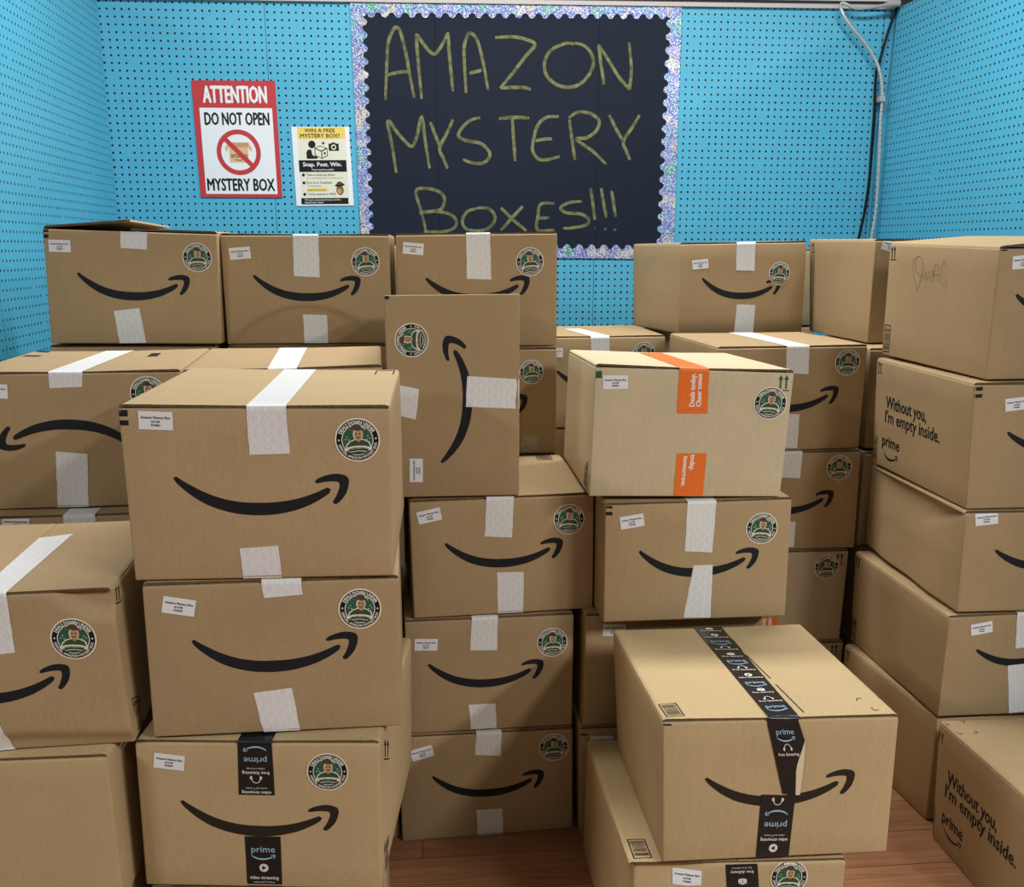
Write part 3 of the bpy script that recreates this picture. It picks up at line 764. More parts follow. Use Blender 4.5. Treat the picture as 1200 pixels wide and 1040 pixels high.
def floor_mat():
    m, nt, b = nodes('wood_laminate')
    tc = N(nt, 'ShaderNodeTexCoord')
    br = N(nt, 'ShaderNodeTexBrick')
    br.offset = 0.37
    br.inputs['Color1'].default_value = (0.0, 0, 0, 1)
    br.inputs['Color2'].default_value = (1, 1, 1, 1)
    br.inputs['Mortar'].default_value = (0.5, 0.5, 0.5, 1)
    br.inputs['Scale'].default_value = 1.0
    br.inputs['Mortar Size'].default_value = 0.0011
    br.inputs['Brick Width'].default_value = 1.22
    br.inputs['Row Height'].default_value = 0.125
    nt.links.new(tc.outputs['Object'], br.inputs['Vector'])
    mp = N(nt, 'ShaderNodeMapping')
    mp.inputs['Scale'].default_value = (1.5, 26, 1)
    nt.links.new(tc.outputs['Object'], mp.inputs[0])
    ad = N(nt, 'ShaderNodeVectorMath', operation='ADD')
    sc_ = N(nt, 'ShaderNodeVectorMath', operation='SCALE')
    sc_.inputs['Scale'].default_value = 9.0
    nt.links.new(br.outputs['Color'], sc_.inputs[0])
    nt.links.new(mp.outputs[0], ad.inputs[0])
    nt.links.new(sc_.outputs[0], ad.inputs[1])
    g = N(nt, 'ShaderNodeTexNoise')
    g.inputs['Scale'].default_value = 3.0
    g.inputs['Detail'].default_value = 6
    g.inputs['Roughness'].default_value = 0.6
    g.inputs['Distortion'].default_value = 0.6
    nt.links.new(ad.outputs[0], g.inputs['Vector'])
    rp = N(nt, 'ShaderNodeValToRGB')
    e = rp.color_ramp.elements
    e[0].position, e[0].color = 0.25, (0.225, 0.100, 0.046, 1)
    e[1].position, e[1].color = 0.78, (0.43, 0.215, 0.108, 1)
    x = e.new(0.5)
    x.color = (0.335, 0.158, 0.076, 1)
    nt.links.new(g.outputs[0], rp.inputs[0])
    sv = math_n(nt, 'MULTIPLY_ADD', br.outputs['Color'], 0.30, 0.86)
    h = N(nt, 'ShaderNodeHueSaturation')
    nt.links.new(rp.outputs[0], h.inputs['Color'])
    nt.links.new(sv, h.inputs['Value'])
    c = mix(nt, math_n(nt, 'MULTIPLY', br.outputs['Fac'], 0.8), h.outputs[0], (0.03, 0.012, 0.006))
    nt.links.new(c, b.inputs['Base Color'])
    b.inputs['Roughness'].default_value = 0.38
    b.inputs['Specular IOR Level'].default_value = 0.4
    return m


def glitter_mat():
    m, nt, b = nodes('holographic_foil')
    tc = N(nt, 'ShaderNodeTexCoord')
    vo = N(nt, 'ShaderNodeTexVoronoi')
    vo.inputs['Scale'].default_value = 330
    nt.links.new(tc.outputs['Object'], vo.inputs['Vector'])
    s = N(nt, 'ShaderNodeSeparateColor')
    nt.links.new(vo.outputs['Color'], s.inputs[0])
    nz = N(nt, 'ShaderNodeTexNoise')
    nz.inputs['Scale'].default_value = 16
    nz.inputs['Detail'].default_value = 2
    nt.links.new(tc.outputs['Object'], nz.inputs['Vector'])
    rp = N(nt, 'ShaderNodeValToRGB')
    cr = rp.color_ramp
    cr.elements[0].position, cr.elements[0].color = 0.36, (0.62, 0.58, 0.46, 1)
    cr.elements[1].position, cr.elements[1].color = 0.66, (0.06, 0.42, 0.30, 1)
    for p, c in ((0.43, (0.36, 0.34, 0.70, 1)), (0.50, (0.16, 0.16, 0.62, 1)), (0.57, (0.14, 0.34, 0.66, 1)), (0.62, (0.30, 0.55, 0.62, 1))):
        x = cr.elements.new(p)
        x.color = c
    t = math_n(nt, 'ADD', nz.outputs[0], math_n(nt, 'MULTIPLY_ADD', s.outputs[0], 0.16, -0.08))
    nt.links.new(t, rp.inputs[0])
    c = mix(nt, math_n(nt, 'GREATER_THAN', s.outputs[1], 0.78), rp.outputs[0], (0.80, 0.88, 0.90))
    c = mix(nt, math_n(nt, 'LESS_THAN', s.outputs[1], 0.20), c, (0.10, 0.11, 0.28))
    nt.links.new(c, b.inputs['Base Color'])
    b.inputs['Roughness'].default_value = 0.3
    b.inputs['Metallic'].default_value = 0.15
    return m


FOIL = glitter_mat()

# ------------------------------------------------------------ helpers
def mesh_obj(name, verts, faces, mats, fmat=None, parent=None, smooth=False, uvs=None):
    me = bpy.data.meshes.new(name)
    me.from_pydata([tuple(map(float, v)) for v in verts], [], faces)
    for m in mats:
        me.materials.append(m)
    if fmat is not None:
        me.polygons.foreach_set('material_index', fmat)
    if smooth:
        me.polygons.foreach_set('use_smooth', [True] * len(me.polygons))
    if uvs is not None:
        ul = me.uv_layers.new(name='UVMap')
        li = np.zeros(len(me.loops), dtype=np.int32)
        me.loops.foreach_get('vertex_index', li)
        ul.data.foreach_set('uv', np.asarray(uvs, dtype=np.float32)[li].ravel())
    me.update()
    o = bpy.data.objects.new(name, me)
    COL.objects.link(o)
    if parent is not None:
        o.parent = parent
    return o


def tag(o, label=None, cat=None, group=None, kind=None):
    for k, v in (('label', label), ('category', cat), ('group', group), ('kind', kind)):
        if v:
            o[k] = v
    return o


def empty(name, loc, rz=0.0):
    o = bpy.data.objects.new(name, None)
    o.empty_display_size = 0.05
    o.location = loc
    o.rotation_euler = (0, 0, rz)
    COL.objects.link(o)
    return o


def box_geo(lo, hi):
    x0, y0, z0 = lo
    x1, y1, z1 = hi
    v = [(x0, y0, z0), (x1, y0, z0), (x1, y1, z0), (x0, y1, z0), (x0, y0, z1), (x1, y0, z1), (x1, y1, z1), (x0, y1, z1)]
    fc = [(0, 3, 2, 1), (4, 5, 6, 7), (0, 1, 5, 4), (1, 2, 6, 5), (2, 3, 7, 6), (3, 0, 4, 7)]
    return v, fc


def tube_geo(pts, r, seg=8, ribs=0, rib_amp=0.0, sub=6):
    """smooth tube through points (Catmull-Rom), capped; optional corrugation"""
    P = [np.array(p, float) for p in pts]
    P = [2 * P[0] - P[1]] + P + [2 * P[-1] - P[-2]]
    path = []
    for i in range(1, len(P) - 2):
        for k in range(sub):
            t = k / sub
            a, b_, c, d = P[i - 1:i + 3]
            path.append(0.5 * (2 * b_ + (c - a) * t + (2 * a - 5 * b_ + 4 * c - d) * t * t + (3 * b_ - a - 3 * c + d) * t ** 3))
    path.append(P[-2])
    verts, faces = [], []
    up = np.array([0.13, -1.0, 0.21])
    for i, p in enumerate(path):
        tg = path[min(i + 1, len(path) - 1)] - path[max(i - 1, 0)]
        tg /= np.linalg.norm(tg) + 1e-9
        s = np.cross(tg, up)
        s /= np.linalg.norm(s) + 1e-9
        u = np.cross(s, tg)
        rr = r * (1 + (rib_amp if (ribs and i % 2) else 0))
        for k in range(seg):
            a = 2 * math.pi * k / seg
            verts.append(p + rr * (math.cos(a) * s + math.sin(a) * u))
    n = len(path)
    for i in range(n - 1):
        for k in range(seg):
            a, b_ = i * seg + k, i * seg + (k + 1) % seg
            faces.append((a, b_, b_ + seg, a + seg))
    faces.append(tuple(range(seg))[::-1])
    faces.append(tuple(range((n - 1) * seg, n * seg)))
    return verts, faces


# ------------------------------------------------------------ flat artwork in 2D
_txt = {}


def text2d(s):
    """glyph mesh of a line of text: unit cap height (about), left at 0; returns verts, faces, width"""
    if s not in _txt:
        c = bpy.data.curves.new('t', 'FONT')
        c.body = s
        c.resolution_u = 2
        c.size = 1.0
        o = bpy.data.objects.new('t', c)
        COL.objects.link(o)
        dg = bpy.context.evaluated_depsgraph_get()
        ev = o.evaluated_get(dg)
        me = ev.to_mesh()
        v = np.array([q.co[:2] for q in me.vertices])
        fc = [tuple(p.vertices) for p in me.polygons]
        ev.to_mesh_clear()
        bpy.data.objects.remove(o)
        bpy.data.curves.remove(c)
        v = v / 0.70
        v[:, 0] -= v[:, 0].min()
        _txt[s] = (v, fc, v[:, 0].max())
    return _txt[s]


def heavier(bold):
    """offsets of the glyph copies that make a heavier stroke"""
    return [(0, 0)] if not bold else [(-bold, 0), (bold, 0), (0, bold * 0.7), (0, -bold * 0.7)]


class Deck:
    """layers of flat shapes with a lift; mapped onto a surface at the end"""

    def __init__(self):
        self.v, self.f, self.m, self.l = [], [], [], []
        self.mats = []

    def _mi(self, m):
        if m not in self.mats:
            self.mats.append(m)
        return self.mats.index(m)

    def add(self, v, faces, m, lift):
        o = len(self.v)
        self.v += [tuple(q) for q in v]
        self.l += [lift] * len(v)
        self.f += [tuple(o + i for i in fc) for fc in faces]
        self.m += [self._mi(m)] * len(faces)

    def grid(self, q, m, lift=0.0, nu=4, nv=4, wob=0.0, rnd=None):
        """bilinear patch of corners tl,tr,br,bl"""
        tl, tr, br, bl = [np.array(p, float) for p in q]
        v = []
        for j in range(nv + 1):
            for i in range(nu + 1):
                a, b_ = i / nu, j / nv
                p = (tl * (1 - a) + tr * a) * (1 - b_) + (bl * (1 - a) + br * a) * b_
                if wob and rnd and i in (0, nu):
                    p = p + np.array([rnd.uniform(-wob, wob), 0])
                v.append(p)
        fc = [(j * (nu + 1) + i, (j + 1) * (nu + 1) + i, (j + 1) * (nu + 1) + i + 1, j * (nu + 1) + i + 1) for j in range(nv) for i in range(nu)]
        self.add(v, fc, m, lift)

    def rect(self, x0, y0, x1, y1, m, lift=0.0, nu=2, nv=2):
        self.grid([(x0, y1), (x1, y1), (x1, y0), (x0, y0)], m, lift, nu, nv)

    def disc(self, c, rx, m, lift=0.0, ry=None, seg=40, rot=0.0, rings=2):
        ry = ry or rx
        v = [c]
        fc = []
        ca, sa = math.cos(rot), math.sin(rot)
        for r in range(1, rings + 1):
            for k in range(seg):
                a = 2 * math.pi * k / seg
                x, y = rx * r / rings * math.cos(a), ry * r / rings * math.sin(a)
                v.append((c[0] + ca * x - sa * y, c[1] + sa * x + ca * y))
        for k in range(seg):
            k2 = (k + 1) % seg
            fc.append((0, 1 + k, 1 + k2))
            for r in range(rings - 1):
                a, b_ = 1 + r * seg, 1 + (r + 1) * seg
                fc.append((a + k, b_ + k, b_ + k2, a + k2))
        self.add(v, fc, m, lift)

    def ring(self, c, r0, r1, m, lift=0.0, seg=48):
        v, fc = [], []
        for k in range(seg):
            a = 2 * math.pi * k / seg
            v += [(c[0] + r0 * math.cos(a), c[1] + r0 * math.sin(a)), (c[0] + r1 * math.cos(a), c[1] + r1 * math.sin(a))]
        for k in range(seg):
            a, b_ = 2 * k, 2 * ((k + 1) % seg)
            fc.append((a, a + 1, b_ + 1, b_))
        self.add(v, fc, m, lift)

    def poly(self, pts, m, lift=0.0):
        self.add(pts, [tuple(range(len(pts)))[::-1]] if area2(pts) < 0 else [tuple(range(len(pts)))], m, lift)

    def strip(self, A, B, m, lift=0.0):
        """band between two polylines of equal length"""
        n = len(A)
        fc = []
        for i in range(n - 1):
            q = (i, i + 1, n + i + 1, n + i)
            fc.append(q)
        v = list(A) + list(B)
        if area2([v[i] for i in fc[len(fc) // 2]]) < 0:
            fc = [q[::-1] for q in fc]
        self.add(v, fc, m, lift)

    def stroke(self, pts, w, m, lift=0.0, taper=0.0):
        P = spline(pts, 5)
        A, B = [], []
        n = len(P)
        for i, p in enumerate(P):
            t = P[min(i + 1, n - 1)] - P[max(i - 1, 0)]
            t = t / (np.linalg.norm(t) + 1e-9)
            nn = np.array([-t[1], t[0]])
            ww = w / 2 * (1 - taper * abs(2 * i / max(1, n - 1) - 1) ** 4)
            A.append(p + nn * ww)
            B.append(p - nn * ww)
        self.strip(A, B, m, lift)

    def text(self, s, x, y, h, m, lift=0.0, align='c', width=None, bold=0.0, inc=0.00004):
        """line of text with cap height h and baseline y; width squeezes it"""
        v, fc, W = text2d(s)
        sx = h if width is None else width / W
        off = {'l': 0, 'c': -W * sx / 2, 'r': -W * sx}[align]
        for k, (bx, by) in enumerate(heavier(bold)):
            q = np.stack([x + v[:, 0] * sx + off + bx * h, y + (v[:, 1] + by) * h], 1)
            self.add(q, fc, m, lift + k * inc)

    def arc_text(self, s, c, r, h, m, lift, a_mid, spread, inward=False, bold=0.0, inc=0.0015):
        """letters round a circle; inward: lettering upright along the bottom"""
        v, fc, W = text2d(s)
        for k, (bx, by) in enumerate(heavier(bold)):
            t = (v[:, 0] + bx) / W - 0.5
            up = (v[:, 1] + by) * h
            ang, rr = (a_mid + t * spread, r - up) if inward else (a_mid - t * spread, r + up)
            self.add(np.stack([c[0] + rr * np.cos(ang), c[1] + rr * np.sin(ang)], 1), fc, m, lift + k * inc)

    def moved(self, fn):
        self.v = [tuple(p) for p in fn(np.array(self.v, float))]
        return self

    def merge(self, d, fn, lift=0.0):
        """put another deck into this one through a 2D map"""
        o = len(self.v)
        self.v += [tuple(p) for p in fn(np.array(d.v, float))]
        self.l += [x + lift for x in d.l]
        self.f += [tuple(o + i for i in fc) for fc in d.f]
        self.m += [self._mi(d.mats[i]) for i in d.m]

    def build(self, name, fn, parent=None, uv=False, flip=False):
        V = np.array(self.v, float)
        P = fn(V[:, 0], V[:, 1], np.array(self.l))
        fc = [q[::-1] for q in self.f] if flip else self.f
        return mesh_obj(name, P, fc, self.mats, self.m, parent, uvs=V if uv else None)


def area2(p):
    return sum(p[i][0] * p[(i + 1) % len(p)][1] - p[(i + 1) % len(p)][0] * p[i][1] for i in range(len(p)))


def spline(pts, sub=5):
    P = [np.array(p, float) for p in pts]
    if len(P) == 2:
        return [P[0] * (1 - t) + P[1] * t for t in np.linspace(0, 1, 4)]
    P = [2 * P[0] - P[1]] + P + [2 * P[-1] - P[-2]]
    out = []
    for i in range(1, len(P) - 2):
        a, b_, c, d = P[i - 1:i + 3]
        for k in range(sub):
            t = k / sub
            out.append(0.5 * (2 * b_ + (c - a) * t + (2 * a - 5 * b_ + 4 * c - d) * t * t + (3 * b_ - a - 3 * c + d) * t ** 3))
    out.append(P[-2])
    return out


def resample(pts, n):
    P = np.array(spline(pts, 6))
    s = np.concatenate([[0], np.cumsum(np.linalg.norm(np.diff(P, axis=0), axis=1))])
    t = np.linspace(0, s[-1], n)
    return np.stack([np.interp(t, s, P[:, 0]), np.interp(t, s, P[:, 1])], 1)


def sim(a, b_):
    """similarity taking (0,0)->a and (1,0)->b"""
    a, b_ = np.array(a, float), np.array(b_, float)
    ex = b_ - a
    ey = np.array([-ex[1], ex[0]])
    return lambda V: a + V[:, :1] * ex + V[:, 1:2] * ey


# the curved arrow printed on the cartons, unit length
_up = [(44, 92), (50, 80), (62, 79), (100, 106), (160, 142), (230, 180), (310, 213), (400, 238), (500, 252), (600, 254), (700, 250), (800, 235), (880, 214), (960, 184), (1020, 156), (1042, 154), (1051, 165)]
_lo = [(44, 92), (48, 103), (75, 136), (120, 178), (180, 225), (260, 272), (340, 303), (430, 326), (520, 337), (610, 339), (700, 332), (790, 314), (880, 285), (960, 246), (1010, 214), (1045, 186), (1051, 165)]
_ao = [(949, 112), (960, 98), (985, 84), (1030, 68), (1080, 60), (1130, 66), (1158, 80), (1168, 105), (1163, 150), (1145, 200), (1115, 240), (1090, 264), (1074, 267), (1066, 260)]
_ai = [(949, 112), (952, 121), (966, 124), (1010, 115), (1050, 112), (1088, 113), (1104, 121), (1106, 150), (1095, 185), (1080, 220), (1064, 245), (1062, 252), (1066, 260)]


def _nz(p):
    return [((x - 45) / 1123.0, -(y - 88 - 17 * (x - 45) / 1123.0) / 1123.0) for x, y in p]


def smile_deck(m):
    d = Deck()
    A, B = resample(_nz(_up), 40), resample(_nz(_lo), 40)
    Cm = (A + B) / 2
    d.strip(A, Cm, m)
    d.strip(Cm, B, m)
    d.strip(resample(_nz(_ao), 26), resample(_nz(_ai), 26), m)
    return d


SMILE, SMILEB, SMILET = smile_deck(INK), smile_deck(INKB), smile_deck(TBLUE)


def badge_deck():
    d = Deck()
    e = 0.006
    d.disc((0, 0), 1.0, CREAM, 0, seg=56, rings=5)
    d.disc((0, 0), 0.925, BLACK, e, seg=56, rings=5)
    d.ring((0, 0), 0.665, 0.70, BWHITE, 2 * e)
    d.disc((0, 0), 0.665, GREEN, 2 * e, seg=48, rings=4)
    d.arc_text('DEALS DOWN UNDER', (0, 0), 0.735, 0.15, BWHITE, 2 * e, math.pi / 2, 2.3, bold=0.06)
    d.arc_text('OFFICIAL AMAZON MYSTERY BOX', (0, 0), 0.872, 0.115, BWHITE, 2 * e, -math.pi / 2, 2.75, True, bold=0.05)
    for s in (-1, 1):
        d.disc((0.81 * s, 0.03), 0.045, BWHITE, 2 * e, seg=5)
        for x, y in ((0.42, 0.16), (0.36, 0.02), (0.5, 0.05)):
            d.disc((x * s + (0.05 if s > 0 else -0.02), y), 0.028, BWHITE, 3 * e, seg=5)
    # person in a hat: white rim, shirt, face, hat
    body = [(-0.56, -0.40), (-0.50, -0.18), (-0.34, -0.03), (-0.12, 0.04), (0.05, 0.05), (0.30, 0.02), (0.52, -0.10), (0.60, -0.36)]
    d.poly(body, BWHITE, 3 * e)
    d.poly([(x * 0.92 + 0.002, y - 0.035) for x, y in body], DGREEN, 4 * e)
    d.disc((0.04, 0.24), 0.215, BWHITE, 3.5 * e, 0.275, seg=26)
    d.disc((0.05, 0.23), 0.175, SKIN, 5 * e, 0.235, seg=26)
    d.disc((0.05, 0.02), 0.10, SKIN, 5.2 * e, 0.10, seg=14)
    d.disc((-0.02, 0.53), 0.40, BWHITE, 3.5 * e, 0.11, seg=26, rot=-0.12)
    d.disc((0.0, 0.60), 0.24, BWHITE, 3.5 * e, 0.16, seg=22)
    d.disc((-0.02, 0.52), 0.37, HAT, 6 * e, 0.08, seg=26, rot=-0.12)
    d.disc((0.0, 0.59), 0.21, HAT, 6.2 * e, 0.14, seg=22)
    for x in (-0.03, 0.12):
        d.disc((x, 0.29), 0.032, BLACK, 6 * e, seg=10)
    d.stroke([(-0.05, 0.14), (0.03, 0.10), (0.12, 0.14)], 0.035, BLACK, 6 * e)
    A = [(-0.62, -0.36), (-0.3, -0.27), (0.0, -0.25), (0.3, -0.27), (0.62, -0.36)]
    Bq = [(-0.58, -0.50), (-0.3, -0.41), (0.0, -0.39), (0.3, -0.41), (0.58, -0.50)]
    d.strip(A, Bq, CREAM, 7 * e)
    d.arc_text('CERTIFIED SURPRISE', (0, -1.70), 1.305, 0.075, BLACK, 8 * e, math.pi / 2, 0.68, bold=0.03)
    d.strip([(-0.5, -0.52), (0.0, -0.43), (0.5, -0.52)], [(-0.3, -0.62), (0.0, -0.60), (0.3, -0.62)], DGREEN, 7 * e)
    d.stroke([(-0.38, -0.535), (0.0, -0.485), (0.38, -0.535)], 0.03, CREAM, 8 * e)
    return d


BADGE = badge_deck()


def label_deck():
    """price sticker, unit width, 0.55 high, origin at top left"""
    d = Deck()
    h = 0.55
    c = 0.025
    n = 6
    d.grid([(0, 0), (1, 0), (1, -h), (0, -h)], WHITE, 0, n, 4)
    for x, y, hh, w, s in ((0.5, -0.215, 0.072, 0.86, 'Amazon Mystery Box'), (0.5, -0.335, 0.066, 0.25, '$15.00'), (0.5, -0.445, 0.066, 0.27, 'P500D')):
        d.text(s, x, y, hh, TEXT, 0.006, width=w, bold=0.04, inc=0.001)
    return d


LABEL = label_deck()


def headphones(d, x, y, s, m, lift, flip=False):
    k = -1 if flip else 1
    a = [(x + s * 0.5 * math.cos(t), y + k * (s * 0.5 * math.sin(t))) for t in np.linspace(0, math.pi, 9)]
    d.stroke([(x + s * 0.5, y - k * s * 0.35)] + a + [(x - s * 0.5, y - k * s * 0.35)], s * 0.10, m, lift)
    for q in (-1, 1):
        d.disc((x + q * s * 0.62, y - k * s * 0.25), s * 0.17, m, lift, s * 0.28, seg=12)


def carton_icon(d, x, y, s, m, lift):
    d.poly([(x - s * 0.5, y + s * 0.28), (x, y + s * 0.42), (x + s * 0.5, y + s * 0.28), (x + s * 0.5, y - s * 0.3), (x, y - s * 0.46), (x - s * 0.5, y - s * 0.3)], m, lift)
    d.stroke([(x, y + s * 0.12), (x, y - s * 0.46)], s * 0.05, BLACK, lift + 0.0002)
    d.stroke([(x - s * 0.5, y + s * 0.28), (x, y + s * 0.12), (x + s * 0.5, y + s * 0.28)], s * 0.05, BLACK, lift + 0.0002)


def strip_prints(items, flip=False):
    """printing for the black tape: x across in -0.5..0.5, y along (metres / width) downwards negative"""
    d = Deck()
    L = 0.0004
    for kind, y in items:
        if kind == 'prime':
            d.text('prime', 0, y, 0.20, TBLUE, L, width=0.66, bold=0.01)
        elif kind == 'smile':
            d.merge(SMILET, lambda V, y=y: np.stack([V[:, 0] * 0.68 - 0.34, V[:, 1] * 0.68 + y], 1), L)
        elif kind == 'listening':
            d.text('free listening', 0, y, 0.105, TWHITE, L, width=0.78, bold=0.03)
        elif kind == 'songs':
            d.text('millions of songs', 0, y, 0.06, TWHITE, L, width=0.52)
        elif kind == 'video':
            d.text('video streaming', 0, y, 0.105, TWHITE, L, width=0.82, bold=0.03)
        elif kind == 'movies':
            d.text('movies and TV shows', 0, y, 0.06, TWHITE, L, width=0.6)
        elif kind == 'delivery':
            d.text('free delivery', 0, y, 0.105, TWHITE, L, width=0.72, bold=0.03)
        elif kind == 'fast':
            d.text('fast, free delivery', 0, y, 0.06, TWHITE, L, width=0.62)
        elif kind == 'phones':
            headphones(d, 0, y, 0.22, TWHITE, L)
        elif kind == 'play':
            d.disc((0, y), 0.13, TWHITE, L, seg=20)
            d.poly([(-0.045, y + 0.07), (0.075, y), (-0.045, y - 0.07)], BLACK, L + 0.0002)
        elif kind == 'carton':
            carton_icon(d, 0, y, 0.26, TWHITE, L)
    if flip:
        d.moved(lambda V: -V)
    return d


def in_quad(q, W, flip=False):
    """2D map for tape printing: x in tape widths from the middle, y from the strip's top edge, in tape widths"""
    tl, tr, br, bl = [np.array(p, float) for p in q]
    Lm = (np.linalg.norm(bl - tl) + np.linalg.norm(br - tr)) / 2

    def fn(V):
        a = (V[:, :1] + 0.5)
        b_ = -V[:, 1:2] * W / Lm
        return (tl * (1 - a) + tr * a) * (1 - b_) + (bl * (1 - a) + br * a) * b_
    return fn

# ------------------------------------------------------------ cartons
KEYS = [a + b_ + c for a in 'FB' for b_ in 'LR' for c in 'BT']
RAD = 0.0035
FLAP = 0.004
GAPS = {'L1': 0.003, 'B1': 0.002, 'O': 0.003, 'S': 0.002, 'M1': 0.002, 'M2': 0.002}
LIFT = {'L1': (0.020, 0.0), 'Y1': (0.018, 0.0), 'O': (-0.003, -0.003), 'S': (-0.002, -0.002)}
DENT = {}


def sstep(a, b_, x):
    t = np.clip((x - a) / (b_ - a), 0, 1)
    return t * t * (3 - 2 * t)


def dent_l2(u, v):      # front pushed in below an arched crease
    arc = 0.38 * np.sin(np.pi * np.clip(u / 0.97, 0, 1)) ** 0.8
    return -0.020 * sstep(0.0, 0.045, arc - v) * (0.45 + 0.55 * sstep(0, 0.3, arc - v))


def dent_y3(u, v):      # long side sagging under the carton above
    a = -0.016 * np.sin(np.pi * u) ** 0.7 * sstep(0.45, 1.0, v)
    crease = sstep(0.0, 0.10, (v - 0.98 + (1 - u) * 0.9)) * sstep(0.0, 0.25, u - 0.55)
    return a + 0.015 * np.sin(np.pi * np.clip(u, 0, 1)) ** 2 * (0.6 + 0.4 * np.sin(9 * u)) * sstep(0.55, 0.0, v) - 0.012 * crease * sstep(1.0, 0.9, u)


def dent_f1(u, v):      # crushed lower right corner and top right corner
    a = -0.012 * sstep(0.0, 0.10, 0.15 - 0.10 * (1 - u) - v + 0.05 * np.sin(4 * u)) * sstep(0.30, 0.55, u)
    b_ = -0.014 * sstep(0.0, 0.10, (u - 0.86) + (v - 0.86) * 0.9) * sstep(0.74, 0.86, u) * sstep(0.80, 0.90, v)
    return a + b_


def dent_t(u, v):       # crumpled upper left of the front
    return -0.013 * sstep(0.0, 0.18, 0.42 - u - (1 - v) * 0.8)


def dent_t_left(u, v):
    return -0.012 * sstep(0.0, 0.25, (u - 0.62) - (1 - v) * 0.45) * sstep(0.3, 0.6, v)


FRONT_DENT = {'L2': dent_l2, 'F1': dent_f1, 'T': dent_t}
LEFT_DENT = {'Y3': dent_y3, 'T': dent_t_left}


